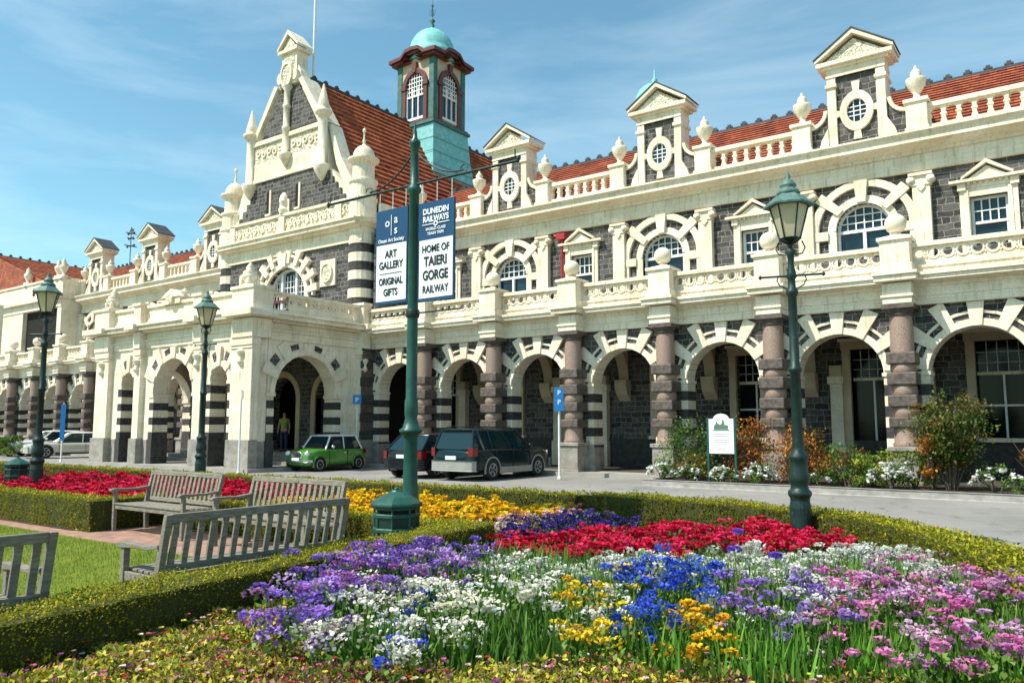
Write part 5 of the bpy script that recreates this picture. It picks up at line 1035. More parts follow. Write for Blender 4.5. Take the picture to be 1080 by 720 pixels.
# ---------------------------------------------------------------- street lamps
def lamp(x, y, label, k=1.0, rz=.25):
    r_ = empty('street_lamp', (x, y, 0), rz, label=label, cat='street lamp', group='green Victorian lamp posts of the garden')
    mb = MB(); mb.lathe([(.145, 0), (.145, .62), (.13, .72), (.135, .76)], (0, 0, 0), 'green_dark', 20, False)
    mb.lathe([(.135, .76), (.16, .80), (.16, .84), (.125, .88), (.115, .92), (.14, .98), (.145, 1.06), (.12, 1.16), (.115, 1.26), (.135, 1.30), (.135, 1.34), (.095, 1.38), (.085, 1.45)], (0, 0, 0), 'green_dark', 20)
    mb.build('lamp_base', r_)
    mb = MB(); seg = 20
    prof = [(.078, 1.45), (.074, 2.5), (.095, 2.53), (.095, 2.57), (.07, 2.6), (.062, 3.6), (.085, 3.64), (.085, 3.68), (.055, 3.72), (.05, 3.85), (.075, 3.88), (.06, 3.94), (.04, 4.05), (.05, 4.2), (.08, 4.26), (.03, 4.3), (.03, 4.36)]
    vs = []
    for r0, z in prof:
        for q in range(seg): a = 2*pi*q/seg; f = r0*(1 if q % 2 else .90) if z < 3.62 and r0 < .08 else r0; vs.append((f*cos(a), f*sin(a), z))
    mb.add(vs, [(i*seg+q, i*seg+(q+1) % seg, (i+1)*seg+(q+1) % seg, (i+1)*seg+q) for i in range(len(prof)-1) for q in range(seg)], 'green_dark', True)
    mb.build('post', r_)
    mb = MB(); mb.tube([(-.42, 0, 3.9), (.42, 0, 3.9)], .016, 'green_dark'); 
    for s_ in (-1, 1): mb.lathe([(.01, -.03), (.03, 0), (.01, .03)], (s_*.43, 0, 3.9), 'green_dark', 8); mb.tube([(s_*.05, 0, 3.7), (s_*.16, 0, 3.76), (s_*.2, 0, 3.84), (s_*.18, 0, 3.9)], .01, 'green_dark', 6)
    mb.build('ladder_bar', r_)
    # lantern: six tapered panes
    zb, zt, rb, rt, n = 4.44, 4.93, .14, .27, 6; L_ = empty('lantern', (0, 0, 0)); L_.parent = r_
    vb = [(rb*cos(2*pi*i/n), rb*sin(2*pi*i/n), zb) for i in range(n)]; vt = [(rt*cos(2*pi*i/n), rt*sin(2*pi*i/n), zt) for i in range(n)]
    mb = MB(); mb.add([tuple(c_*.97 if j < 2 else c_ for j, c_ in enumerate(p)) for p in vb+vt], [(i, (i+1) % n, n+(i+1) % n, n+i) for i in range(n)], 'lamp_glass'); mb.build('pane', L_)
    mb = MB()
    for i in range(n):
        mb.tube([vb[i], vt[i]], .013, 'green_dark', 6); mb.tube([vb[i], vb[(i+1) % n]], .014, 'green_dark', 6); mb.tube([vt[i], vt[(i+1) % n]], .017, 'green_dark', 6)
        mb.tube([(0, 0, 4.34), (vb[i][0]*.9, vb[i][1]*.9, zb-.02)], .011, 'green_dark', 5)
    mb.lathe([(.03, 4.34), (.05, 4.38), (.16, 4.44)], (0, 0, 0), 'green_dark', 12)
    for a in (0, pi): mb.tube([(.06*cos(a), 0, 4.2), (.16*cos(a), 0, 4.22), (.2*cos(a), 0, 4.3), (.16*cos(a), 0, 4.4)], .011, 'green_dark', 6)
    mb.build('frame', L_)
    mb = MB(); mb.lathe([(.355, 4.91), (.36, 4.935), (.29, 4.99), (.20, 5.07), (.15, 5.10)], (0, 0, 0), 'green_verdigris', n, False)
    mb.lathe([(.15, 5.09), (.17, 5.11), (.14, 5.16), (.09, 5.2), (.12, 5.22), (.115, 5.24), (.07, 5.3), (.03, 5.34), (.045, 5.37), (.015, 5.42), (.003, 5.48)], (0, 0, 0), 'green_verdigris', 14); mb.build('lamp_roof', L_)
    r_.scale = (k, k, k)
lamp(-3.09, 10.6, 'green lamp post rising behind the crimson begonia band at the right', .925)
lamp(-19.85, 12.8, 'dark green lamp post in front of the porte-cochere, behind the sunlit bench', 1.0, .1)
lamp(-20.45, 8.85, 'green lamp post on the far left beside the small green litter bin', .99, .5)
# ---------------------------------------------------------------- banner post with two hanging signs
bx, by = -8.27, 8.82
r_ = empty('banner_post', (bx, by, 0), label='tall green iron post with a scrolled cross bar that carries two hanging signs', cat='post')
mb = MB(); mb.lathe([(.14, 0), (.14, .5), (.11, .6), (.105, 1.45), (.13, 1.5), (.175, 1.53), (.175, 1.57), (.13, 1.6), (.105, 1.68), (.09, 1.74), (.10, 1.8), (.10, 2.0), (.085, 2.05), (.078, 5.2), (.11, 5.24), (.11, 5.3), (.07, 5.34), (.06, 5.95), (.09, 5.99), (.09, 6.04), (.04, 6.1), (.03, 6.2), (.005, 6.36)], (0, 0, 0), 'green_paint', 20); mb.build('pole', r_)
mb = MB(); mb.tube([(-1.92, 0, 5.36), (1.98, 0, 5.34)], .022, 'green_dark')
for s_ in (-1, 1):
    mb.tube([(s_*(.08+.9*t), 0, 5.4+.42*(1-t)**2.2) for t in np.linspace(0, 1, 9)], .014, 'green_dark', 6)
    mb.lathe([(.01, -.05), (.035, 0), (.01, .05)], (s_*1.98, 0, 5.36), 'green_dark', 8); mb.tube([(s_*1.93, 0, 5.36), (s_*1.93, 0, 5.52)], .01, 'green_dark', 5)
    mb.tube([(s_*(1.0+.07*cos(a)), 0, 5.42+.06*sin(a)) for a in np.linspace(0, 5.5, 10)], .009, 'green_dark', 5)
mb.build('cross_bar', r_)
mb = MB(); mb.tube([(-.85, 0, 3.33), (.95, 0, 3.33)], .014, 'green_dark', 6); mb.lathe([(.1, 3.27), (.11, 3.3), (.11, 3.36), (.1, 3.39)], (0, 0, 0), 'green_dark', 12); mb.build('lower_bar', r_)
def text(s, x, z, size, mat, parent, y=-.03, sx=1.0, bold=0, name='lettering', ax='CENTER'):
    cu = bpy.data.curves.new('t', 'FONT'); cu.body = s; cu.size = size; cu.align_x = ax; cu.extrude = .0015; cu.offset = bold
    t = bpy.data.objects.new('t', cu); C.objects.link(t); me = bpy.data.meshes.new_from_object(t); bpy.data.objects.remove(t)
    for v in me.vertices: c_ = v.co.copy(); v.co = (c_.x*sx+x, y-c_.z, c_.y+z)
    me.materials.clear(); me.materials.append(M[mat]); o = bpy.data.objects.new(name, me); C.objects.link(o); o.parent = parent; return o
def banner(x0, x1, z0, z1, zs, label):
    r_ = empty('hanging_sign', (bx+(x0+x1)/2, by, z0), label=label, cat='sign', group='signs hanging from the banner post'); w_ = (x1-x0)/2; H = z1-z0
    mb = MB(); mb.box(-w_, w_, -.02, .02, 0, H, 'sign_blue'); mb.build('panel', r_, bevel=.004)
    mb = MB(); mb.box(-w_+.025, w_-.02, -.024, .024, .05, zs-z0, 'sign_white'); mb.build('white_field', r_)
    mb = MB()
    for x in (-w_+.06, 0, w_-.06): mb.tube([(x, 0, H), (x, 0, 5.35-z0)], .006, 'white_paint', 5)
    mb.build('hanger', r_)
    return r_
L1 = banner(-.80, -.11, 3.52, 5.04, 4.47, 'blue and white hanging sign reading ART GALLERY and ORIGINAL GIFTS, left of the post')
text('o', -.085, 1.24, .19, 'sign_white', L1, bold=.002); text('a', .10, 1.28, .19, 'sign_white', L1, bold=.002); text('s', .10, 1.11, .19, 'sign_white', L1, bold=.002)
mb = MB(); mb.box(-.004, .006, -.032, -.022, 1.09, 1.42, 'sign_white'); mb.build('divider', L1)
text('Otago Art Society', 0, .99, .082, 'sign_white', L1, bold=.0015, sx=.92)
text('ART', 0, .74, .165, 'ink', L1, bold=.004, sx=.82); text('GALLERY', 0, .565, .165, 'ink', L1, bold=.004, sx=.76)
mb = MB(); mb.box(-.24, .24, -.032, -.022, .485, .491, 'ink'); mb.build('rule', L1)
text('ORIGINAL', 0, .31, .155, 'ink', L1, bold=.004, sx=.72); text('GIFTS', 0, .135, .155, 'ink', L1, bold=.004, sx=.78)
L2 = banner(.12, .83, 3.49, 5.02, 4.43, 'blue and white hanging sign reading HOME OF TAIERI GORGE RAILWAY, right of the post')
text('DUNEDIN', 0, 1.335, .125, 'sign_white', L2, bold=.004, sx=.92); text('RAILWAYS', 0, 1.215, .125, 'sign_white', L2, bold=.004, sx=.86)
mb = MB(); mb.box(-.27, -.05, -.032, -.022, 1.17, 1.182, 'sign_white'); mb.box(.05, .27, -.032, -.022, 1.17, 1.182, 'sign_white'); mb.ring(0, 1.175, .022, .042, -.032, -.022, 'sign_white', 0, 2*pi, 14); mb.build('wheel_mark', L2)
text('WORLD CLASS', 0, 1.08, .062, 'sign_white', L2, bold=.001, sx=.95); text('TRAIN TRIPS', 0, 1.01, .062, 'sign_white', L2, bold=.001, sx=.95)
text('HOME OF', 0, .745, .155, 'ink', L2, bold=.003, sx=.80); text('TAIERI', 0, .54, .20, 'ink', L2, bold=.006, sx=.80); text('GORGE', 0, .325, .20, 'ink', L2, bold=.006, sx=.74); text('RAILWAY', 0, .125, .16, 'ink', L2, bold=.003, sx=.74)
# ---------------------------------------------------------------- litter bins
def bin_(x, y, label, k=1.0, rz=.2):
    r_ = empty('litter_bin', (x, y, 0), rz, label=label, cat='litter bin', group='octagonal green litter bins')
    mb = MB(); mb.lathe([(.25, 0), (.255, .05), (.255, .60)], (0, 0, 0), 'green_dark', 8, False, rot=pi/8); mb.build('body', r_, bevel=.006)
    mb = MB(); 
    for z in (.02, .42, .58, .67): mb.lathe([(.265, z), (.275, z+.01), (.275, z+.04), (.265, z+.05)], (0, 0, 0), 'green_paint', 8, False, rot=pi/8)
    for i in range(8): a = pi/8+i*pi/4; mb.tube([(.255*cos(a), .255*sin(a), .02), (.255*cos(a), .255*sin(a), .72)], .014, 'green_paint', 5)
    mb.build('banding', r_)
    mb = MB(); mb.lathe([(.22, .58), (.22, .72)], (0, 0, 0), 'interior_dark', 8, False, rot=pi/8); mb.build('opening', r_)
    mb = MB(); mb.lathe([(.29, .70), (.305, .72), (.30, .745), (.20, .81), (.07, .87), (.06, .885), (.03, .89), (.035, .905), (.005, .925)], (0, 0, 0), 'green_paint', 8, False, rot=pi/8); mb.build('lid', r_, bevel=.004)
    r_.scale = (k, k, k)
bin_(-6.53, 6.74, 'octagonal green litter bin at the hedge corner beside the tall banner post')
bin_(-21.25, 8.75, 'green litter bin on the far left beside the left-hand lamp post', .98)
# ---------------------------------------------------------------- benches
def bench(x, y, rz, label, wlen=1.92):
    r_ = empty('park_bench', (x, y, .015), rz, label=label, cat='bench', group='weathered slatted wooden garden benches'); h = wlen/2
    def bk(z): return .22+(z-.4)*.2                     # the back leans away
    def part(nm, f, bv=.006): mb = MB(); f(mb); return mb.build(nm, r_, bevel=bv)
    for s_ in (-1, 1):
        x0, x1 = sorted((s_*h, s_*(h-.055)))
        part('leg', lambda mb: mb.box(x0, x1, -.30, -.245, 0, .62, 'teak'))
        part('leg', lambda mb: mb.extrx([(.22, 0), (.285, 0), (bk(.4)+.05, .4), (bk(.9)+.05, .9), (bk(.9), .9), (.2, .4)], x0, x1, 'teak'))
        part('armrest', lambda mb: mb.extrx([(-.36, .61), (-.33, .595), (-.1, .61), (.1, .61), (bk(.63), .63), (bk(.66), .665), (.05, .64), (-.15, .645), (-.3, .65), (-.36, .635)], x0-.012, x1+.012, 'teak'))
        part('side_rail', lambda mb: mb.box(x0+.01, x1-.01, -.245, .24, .34, .41, 'teak'))
    def seat(mb):
        for k in range(6): y0 = -.30+k*.088; mb.box(-h+.06, h-.06, y0, y0+.068, .41-.002*k, .432-.002*k, 'teak')
        mb.box(-h+.055, h-.055, -.285, -.262, .34, .41, 'teak')
    part('seat', seat, .004)
    def rail(mb):
        q = bk(.87); mb.extrx([(q-.005, .835), (q+.04, .835), (q+.05, .905), (q+.005, .905)], -h+.055, h-.055, 'teak')
        q = bk(.47); mb.extrx([(q, .44), (q+.035, .44), (q+.045, .50), (q+.01, .50)], -h+.055, h-.055, 'teak')
    part('back_rail', rail)
    n = 16; w_ = (wlen-.11)/n
    def slats(mb):
        for i in range(n):
            cx = -h+.055+w_*(i+.5); y0, y1 = bk(.49)+.01, bk(.84)+.01
            mb.add([(cx-.026, y0, .49), (cx+.026, y0, .49), (cx+.026, y1, .845), (cx-.026, y1, .845), (cx-.026, y0+.02, .49), (cx+.026, y0+.02, .49), (cx+.026, y1+.02, .845), (cx-.026, y1+.02, .845)], [(0, 1, 2, 3), (7, 6, 5, 4), (0, 4, 5, 1), (3, 2, 6, 7), (0, 3, 7, 4), (1, 5, 6, 2)], 'teak')
    part('back_slats', slats, 0)
    mb = MB(); mb.box(-.05, .05, bk(.87)-.012, bk(.87)-.004, .85, .88, 'chrome'); mb.build('plaque', r_)
bench(-11.4, 6.78, 0, 'sunlit grey wooden bench facing us beside the crimson flower bed')
bench(-8.75, 6.78, 0, 'grey wooden bench half hidden behind the long shaded bench back')
bench(-6.28, 4.5, -pi/2, 'long wooden bench seen from behind, its shaded slatted back against the foreground hedge')
bench(-5.95, 1.62, -pi/2, 'wooden bench cut off by the left edge, only the end of its dark back showing')
# ---------------------------------------------------------------- sign board in the border
r_ = empty('notice_board', (-8.16, 21.0, .12), label='white notice board with arched top and green emblem on two green posts among shrubs', cat='sign')
mb = MB(); pl = [(-.35, .78), (.35, .78), (.35, 1.72), (.24, 1.72)]+[(.22*cos(a), 1.72+.14*sin(a)) for a in np.linspace(.15, pi-.15, 9)]+[(-.24, 1.72), (-.35, 1.72)]; mb.extr(pl, -.02, .02, 'sign_white'); mb.build('board', r_, bevel=.005)
for s_ in (-1, 1): mb = MB(); mb.box(s_*.385-.03, s_*.385+.03, -.03, .03, 0, 1.75, 'green_paint'); mb.build('post', r_, bevel=.006)
mb = MB(); mb.extr([(-.2, 1.44), (.2, 1.44), (.2, 1.54), (.1, 1.56), (.08, 1.68), (.04, 1.70), (.03, 1.6), (-.02, 1.56), (-.1, 1.6), (-.12, 1.66), (-.16, 1.56), (-.2, 1.54)], -.028, -.021, 'sketch_green'); mb.box(-.23, .23, -.027, -.021, 1.40, 1.425, 'sketch_green'); mb.build('emblem', r_)
mb = MB()
for z, w_ in ((1.30, .24), (1.25, .2), (1.14, .22), (1.09, .22), (1.04, .16), (.9, .12)): mb.box(-w_, w_, -.024, -.021, z, z+.012, 'plinth_stone')
mb.build('small_print', r_)
# ---------------------------------------------------------------- street sign poles
def signpole(x, y, label, h, plate=None, rz=.6, col='parking_blue', mark=True, cat='sign'):
    r_ = empty('sign_post', (x, y, 0), rz, label=label, cat=cat, group='thin white sign poles by the road')
    mb = MB(); mb.tube([(0, 0, 0), (0, 0, h)], .035, 'white_paint', 10); mb.lathe([(.06, 0), (.06, .06), (.035, .08)], (0, 0, 0), 'white_paint', 10); mb.build('pole', r_)
    if plate:
        w_, z0, z1 = plate; mb = MB(); mb.box(-w_/2, w_/2, -.065, -.045, z0, z1, col); mb.box(-.02, .02, -.05, -.03, z0+.05, z1-.05, 'chrome'); mb.build('plate', r_, bevel=.006)
        if mark:
            z = z1-w_*.82
            while z > z0+.02: text('P', 0, z, w_*.75, 'sign_white', r_, y=-.07, bold=.004, name='symbol'); z -= w_*1.05
signpole(-13.6, 21.3, 'white pole with a narrow tall blue parking plate in front of the arcade', 2.85, (.28, 2.12, 2.86))
signpole(-24.15, 22.55, 'white pole with a small square blue plate beside the green car', 2.95, (.36, 2.55, 2.93))
signpole(-39.2, 18.0, 'slim pole with a long narrow blue plate near the white car on the left', 2.75, (.20, 1.0, 2.7), mark=False, rz=.9)
signpole(-24.5, 17.3, 'plain thin white pole in front of the corner of the porte-cochere', 2.95, (.3, 2.6, 2.92), rz=2.4, col='white_paint', mark=False, cat='pole')
# ---------------------------------------------------------------- cars (x forward)
def car(x, y, rz, label, name, L_, W, H, wb, wr, belt, hoodz, cab, paint, roofmat=None, nose=.0, lower=None, kind='hatch', cat='car'):
    r_ = empty(name, (x, y, 0), rz, label=label, cat=cat, group='cars parked along the station front'); roofmat = roofmat or paint
    hw = W/2; f, b_ = L_/2, -L_/2; xb1, xr1, xr0, xb0 = cab    # windscreen foot, roof front, roof rear, rear window foot
    gc = wr*.62
    sta = [(b_, .42, belt-.16, hw*.86), (b_+.10, gc+.04, belt-.03, hw*.95), (b_+.45, gc, belt, hw), (-.3, gc-.02, belt, hw), (xb1-.1, gc-.02, belt, hw), ((xb1+f)/2, gc, (belt+hoodz)/2+.02, hw*.99), (f-.28, gc, hoodz, hw*.94), (f-.06, gc+.04, hoodz-.09, hw*.84), (f, .40, hoodz-.22, hw*.74)]
    vs = []; n = 0
    for X, zb, zt, w_ in sta:
        ring = [(-w_*.86, zb), (-w_*.98, zb+.10), (-w_, (zb+zt)/2), (-w_*.96, zt-.07), (-w_*.84, zt), (0, zt+.035), (w_*.84, zt), (w_*.96, zt-.07), (w_, (zb+zt)/2), (w_*.98, zb+.10), (w_*.86, zb)]
        n = len(ring); vs += [(X, q, z) for q, z in ring]
    fs = [(i*n+k, (i+1)*n+k, (i+1)*n+(k+1) % n, i*n+(k+1) % n) for i in range(len(sta)-1) for k in range(n)]
    fs += [tuple(range(n)), tuple(range(len(vs)-1, len(vs)-n-1, -1))]
    mb = MB(); mb.add(vs, fs, paint, True); body = mb.build('body', r_, sub=2)
    # cabin: glass core, roof skin and pillars
    hb, hr = hw*.86, hw*.70; zr = H-.035
    base = [(xb0, -hb), (xb1, -hb), (xb1, hb), (xb0, hb)]; top = [(xr0, -hr), (xr1, -hr), (xr1, hr), (xr0, hr)]
    mb = MB(); v8 = [(X, Y, belt-.03) for X, Y in base]+[(X, Y, zr-.03) for X, Y in top]; mb.add(v8, [(0, 1, 5, 4), (1, 2, 6, 5), (2, 3, 7, 6), (3, 0, 4, 7)], 'car_glass'); mb.build('window', r_)
    mb = MB(); rp = []
    for k, (sx_, z) in enumerate(((1.0, zr-.05), (1.0, zr-.01), (.93, zr+.022), (.7, H))):
        cx = (xr0+xr1)/2; rp += [(cx+(X-cx)*(sx_ if k else 1.0)*(1.03 if k < 2 else 1), Y*sx_*1.03, z) for X, Y in top]
    mb.add(rp, [(4*i+k, 4*i+(k+1) % 4, 4*i+4+(k+1) % 4, 4*i+4+k) for i in range(3) for k in range(4)]+[(12, 13, 14, 15), (3, 2, 1, 0)], roofmat, True); mb.build('roof', r_, bevel=.02)
    for i in range(4):
        p0, p1 = v8[i], v8[i+4]; mb = MB(); mb.tube([p0, ((p0[0]+p1[0])/2, (p0[1]+p1[1])/2*1.01, (p0[2]+p1[2])/2), p1], .038, roofmat if kind == 'mini' else paint, 6); mb.build('pillar', r_)
    for s_ in (-1, 1):
        for t in ((.5,) if kind in ('mini', 'coupe') else (.36, .68)):
            xb = xb1+(xb0-xb1)*t; xt = xr1+(xr0-xr1)*t; mb = MB(); mb.tube([(xb, s_*hb, belt-.02), (xt, s_*hr, zr-.03)], .030, paint if kind != 'mini' else 'car_greywhite', 6); mb.build('pillar', r_)
    # wheels, arches
    for sx_ in (wb/2, -wb/2):
        for s_ in (-1, 1):
            yw = s_*(hw-.09); mb = MB(); mb.T = lambda q, sx_=sx_, yw=yw, s_=s_: (sx_+q[0], yw+q[2]*s_, wr+q[1])
            mb.lathe([(wr*.6, -.10), (wr*.95, -.10), (wr, -.06), (wr, .06), (wr*.95, .10), (wr*.62, .10)], (0, 0, 0), 'rubber', 24); w_ = mb.build('wheel', r_)
            mb = MB(); mb.T = lambda q, sx_=sx_, yw=yw, s_=s_: (sx_+q[0], yw+q[2]*s_, wr+q[1]); mb.lathe([(wr*.64, .07), (wr*.64, .105), (wr*.56, .10), (wr*.5, .075), (wr*.2, .09), (wr*.1, .10), (.005, .10)], (0, 0, 0), 'chrome' if kind == 'mini' else 'alloy', 20)
            if kind != 'mini':
                for k in range(5): a = 2*pi*k/5; mb.tube([(wr*.15*cos(a), wr*.15*sin(a), .10), (wr*.58*cos(a), wr*.58*sin(a), .10)], wr*.07, 'alloy', 5)
            o = mb.build('rim', None); o.parent = w_
            mb = MB(); y1 = s_*(hw+.004); R1 = wr+.055
            pts = [(sx_+R1*cos(a), wr+R1*sin(a)) for a in np.linspace(-.35, pi+.35, 16)]; y0, y2 = sorted((s_*(hw-.16), y1)); mb.extr(pts, y0, y2, 'interior_dark')
            o = mb.build('wheel_arch', r_)
            mb = MB(); a0, a1 = sorted((s_*(hw-.03), s_*(hw+.012))); mb.ring(sx_, wr, R1-.012, R1+.028, a0, a1, lower or paint, -.3, pi+.3, 18); mb.build('fender_lip', r_)
    # doors: seams and handles, mirrors, sills
    for s_ in (-1, 1):
        y0, y1 = sorted((s_*(hw-.03), s_*(hw+.003))); mb = MB()
        for X in ([xb1-.12, xb1-.12-(.95 if kind != 'coupe' else 1.25)]+([xb1-2.0] if kind not in ('mini', 'coupe') else [])): mb.box(X-.006, X+.006, y0, y1, gc+.1, belt-.06, 'rubber')
        mb.box(-wb/2+wr+.1, wb/2-wr-.1, y0, y1, gc+.02, gc+.08, 'rubber'); mb.build('door_seam', r_)
        mb = MB(); mb.box(xb1-.98, xb1-.83, *sorted((s_*(hw-.02), s_*(hw+.025))), belt-.17, belt-.14, 'chrome' if kind == 'mini' else paint); mb.build('door_handle', r_)
        mb = MB(); mb.lathe([(.02, -.06), (.07, -.03), (.07, .04), (.02, .06)], (xb1-.22, s_*(hw+.06), belt+.06), paint if kind != 'mini' else 'chrome', 10, sy=1.2); mb.build('wing_mirror', r_)
        if lower: mb = MB(); mb.box(-wb/2+wr+.06, wb/2-wr-.06, *sorted((s_*(hw-.05), s_*(hw+.012))), gc, gc+.2, lower); mb.build('side_cladding', r_, bevel=.01)
    # bumpers, lights, plates
    for s_, X in ((1, f), (-1, b_)):
        mb = MB(); wq = hw*(.80 if s_ > 0 else .90); z0 = .34 if kind == 'mini' else .30; z1 = z0+(.09 if kind == 'mini' else .30)
        mb.extrz([(X-s_*.16, -hw*.99), (X-s_*.02, -wq), (X+s_*.035, -wq*.7), (X+s_*.05, 0), (X+s_*.035, wq*.7), (X-s_*.02, wq), (X-s_*.16, hw*.99)][::-s_], z0, z1, 'chrome' if kind == 'mini' else (lower or paint)); mb.build('bumper', r_, bevel=.02)
        mb = MB(); xa, xb = sorted((X+s_*.055, X+s_*.066)); zp = .40 if kind == 'mini' else (.62 if s_ < 0 else .36); zp += (.0 if kind == 'mini' else .02)
        if s_ < 0 and kind != 'mini': xa, xb = X-.03, X+.02
        mb.box(xa, xb, -.2, .2, zp, zp+.11, 'plate'); mb.build('number_plate', r_)
    for s_ in (-1, 1):
        mb = MB()
        if kind == 'mini':
            mb.T = lambda q, s_=s_: (f-.09+q[2], s_*.50+q[0], hoodz-.14+q[1]); mb.lathe([(.105, 0), (.11, .06), (.095, .08), (.05, .11), (.005, .12)], (0, 0, 0), 'chrome', 16); mb.lathe([(.085, .075), (.06, .115), (.005, .125)], (0, 0, 0), 'head_glass', 16)
        else:
            mb.extrz([(f-.02, s_*hw*.42), (f+.005, s_*hw*.45), (f-.06, s_*hw*.78), (f-.3, s_*hw*.93), (f-.3, s_*hw*.86)][::s_], hoodz-.24, hoodz-.10, 'head_glass')
        mb.build('headlight', r_)
        mb = MB(); zt = (.62, .78) if kind == 'mini' else ((.74, belt+.02) if kind == 'wagon' else (.62, belt-.06))
        mb.extrz([(b_+.005, s_*hw*.74), (b_+.03, s_*hw*.92), (b_+.20, s_*hw*1.002), (b_+.2, s_*hw*.9), (b_+.06, s_*hw*.74)][::-s_], zt[0], zt[1], 'tail_red'); mb.build('tail_light', r_)
    if kind == 'mini':
        mb = MB(); mb.T = lambda q: (f-.035+q[2], q[0]*1.25, .60+q[1]*.62)
        mb.lathe([(.24, 0), (.25, .03), (.22, .045), (.2, .035), (.005, .035)], (0, 0, 0), 'chrome', 24)
        mb.T = None
        for k in range(5): mb.box(f-.01, f+.02, -.24, .24, .50+k*.045, .512+k*.045, 'chrome')
        mb.build('grille', r_)
    else:
        mb = MB(); mb.box(f-.03, f+.012, -.32, .32, hoodz-.22, hoodz-.13, 'rubber'); mb.box(f-.02, f+.056, -.45, .45, .34, .42, 'rubber'); mb.build('grille', r_)
    if kind == 'wagon':
        for s_ in (-1, 1): mb = MB(); mb.tube([(xr1-.15, s_*hr*.93, H-.02), (xr1-.25, s_*hr*.93, H+.05), (xr0+.2, s_*hr*.93, H+.05), (xr0+.1, s_*hr*.93, H-.02)], .016, 'rubber', 6); mb.build('roof_rail', r_)
        mb = MB(); mb.extrx([(0, 0)]*3, 0, 0, paint) if False else mb.box(xr0-.10, xr0+.1, -hr*.95, hr*.95, H-.06, H-.03, paint); mb.build('spoiler', r_, bevel=.01)
    for s_ in (-1, 1): pass
    return r_
car(-23.68, 20.6, R(-86), 'small classic green car with a white roof and chrome grille', 'parked_car', 3.05, 1.40, 1.35, 2.04, .255, .83, .80, (.66, .34, -1.02, -1.28), 'car_green', 'car_white', kind='mini')
car(-15.75, 20.75, R(91), 'dark teal estate car with roof rails and silver bumper, tail towards us', 'parked_car', 4.45, 1.74, 1.58, 2.52, .32, .98, .95, (.92, .30, -1.92, -2.12), 'car_teal', kind='wagon', lower='bumper_silver')
car(-17.85, 20.5, R(93), 'black hatchback left of the estate car, half hidden by the tall post', 'parked_car', 4.0, 1.70, 1.42, 2.5, .31, .92, .88, (.85, .25, -1.35, -1.86), 'car_black')
car(-44.5, 21.0, R(-108), 'pale champagne coupe on the left, its nose to the road beside the arches', 'parked_car', 4.6, 1.80, 1.38, 2.7, .34, .84, .80, (.85, .15, -.95, -1.6), 'car_champagne', 'car_white', kind='coupe')
car(-49.2, 22.0, R(-95), 'white car mostly hidden behind the champagne coupe', 'parked_car', 4.4, 1.75, 1.45, 2.6, .32, .90, .84, (.8, .2, -1.3, -1.8), 'car_white')
# ---------------------------------------------------------------- person in the entrance
def skinned(name, verts, edges, radii, mat, parent, sub=1):
    me = bpy.data.meshes.new(name); me.from_pydata(verts, edges, []); o = bpy.data.objects.new(name, me); C.objects.link(o); me.materials.append(M[mat]); o.parent = parent
    sk = o.modifiers.new('skin', 'SKIN'); sk.use_smooth_shade = True
    for v, r0 in zip(me.skin_vertices[0].data, radii): v.radius = (r0, r0) if not hasattr(r0, '__len__') else r0
    me.skin_vertices[0].data[0].use_root = True
    s = o.modifiers.new('sub', 'SUBSURF'); s.levels = sub; s.render_levels = sub
    return o
r_ = empty('person', (-28.3, 22.2, .58), R(35), label='person in a yellow vest standing in the shade of the porte-cochere arch', cat='person')
V_ = [(0, 0, .92), (0, 0, 1.12), (0, .0, 1.32), (0, 0, 1.42), (0, -.01, 1.50), (0, -.02, 1.58), (0, -.02, 1.66)]; E_ = [(i, i+1) for i in range(6)]; Rr = [(.15, .11), (.13, .1), (.15, .1), (.06, .06), (.05, .05), (.085, .095), (.06, .07)]
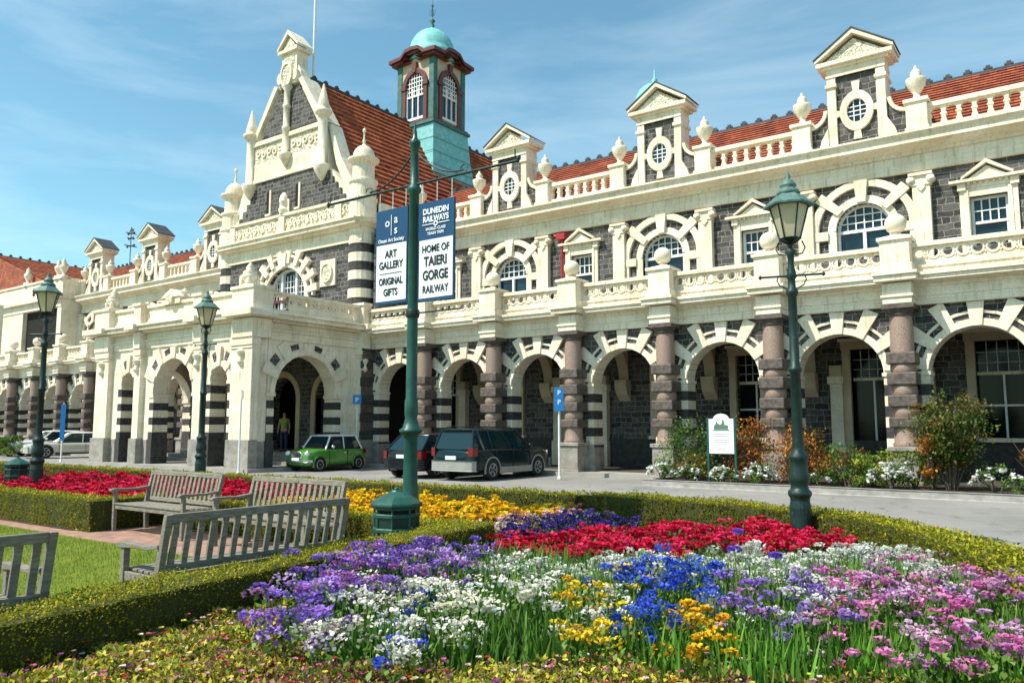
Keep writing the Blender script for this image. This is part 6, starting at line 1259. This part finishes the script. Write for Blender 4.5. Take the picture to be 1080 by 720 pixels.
for s_ in (-1, 1):
    k = len(V_); V_ += [(s_*.17, 0, 1.38), (s_*.23, .02, 1.12), (s_*.24, -.06, .90), (s_*.245, -.08, .83)]; E_ += [(2, k), (k, k+1), (k+1, k+2), (k+2, k+3)]; Rr += [.055, .042, .03, (.022, .035)]
    for j in range(5):
        q = len(V_); dy = -.035+j*.017; V_ += [(s_*.245, -.08+dy, .79), (s_*.24, -.085+dy*1.1, .755-.01*(j in (1, 2)))]; E_ += [(k+3, q), (q, q+1)]; Rr += [.009, .007]
    k = len(V_); V_ += [(s_*.09, 0, .86), (s_*.10, -.01, .48), (s_*.10, .02, .09), (s_*.10, -.14, .04)]; E_ += [(0, k), (k, k+1), (k+1, k+2), (k+2, k+3)]; Rr += [.085, .055, .04, (.04, .03)]
skinned('body', V_, E_, Rr, 'skin', r_)
skinned('trousers', [(0, 0, .95), (-.09, 0, .84), (-.10, -.01, .48), (-.10, .02, .10), (.09, 0, .84), (.10, -.01, .48), (.10, .02, .10)], [(0, 1), (1, 2), (2, 3), (0, 4), (4, 5), (5, 6)], [(.165, .125), .10, .075, .065, .10, .075, .065], 'cloth_dark', r_)
skinned('vest', [(0, 0, .92), (0, 0, 1.1), (0, 0, 1.3), (0, 0, 1.4), (-.17, 0, 1.37), (.17, 0, 1.37), (-.22, .01, 1.2), (.22, .01, 1.2)], [(0, 1), (1, 2), (2, 3), (2, 4), (2, 5), (4, 6), (5, 7)], [(.175, .13), (.155, .12), (.17, .12), (.09, .08), .07, .07, .058, .058], 'hivis', r_)
skinned('hair', [(0, .02, 1.62), (0, .01, 1.70)], [(0, 1)], [(.09, .09), (.07, .08)], 'hair', r_)
mb = MB()
for s_ in (-1, 1): mb.lathe([(.001, -.012), (.012, 0), (.001, .012)], (s_*.032, -.105, 1.61), 'hair', 6)
mb.lathe([(.001, -.02), (.016, -.01), (.006, .02)], (0, -.115, 1.58), 'skin', 6); mb.box(-.025, .025, -.112, -.1, 1.535, 1.545, 'maroon'); mb.build('face', r_)
mb = MB()
for s_ in (-1, 1): mb.lathe([(.05, 0), (.055, .04), (.03, .09)], (s_*.10, -.06, 0), 'rubber', 10, sy=2.2)
mb.build('shoes', r_)
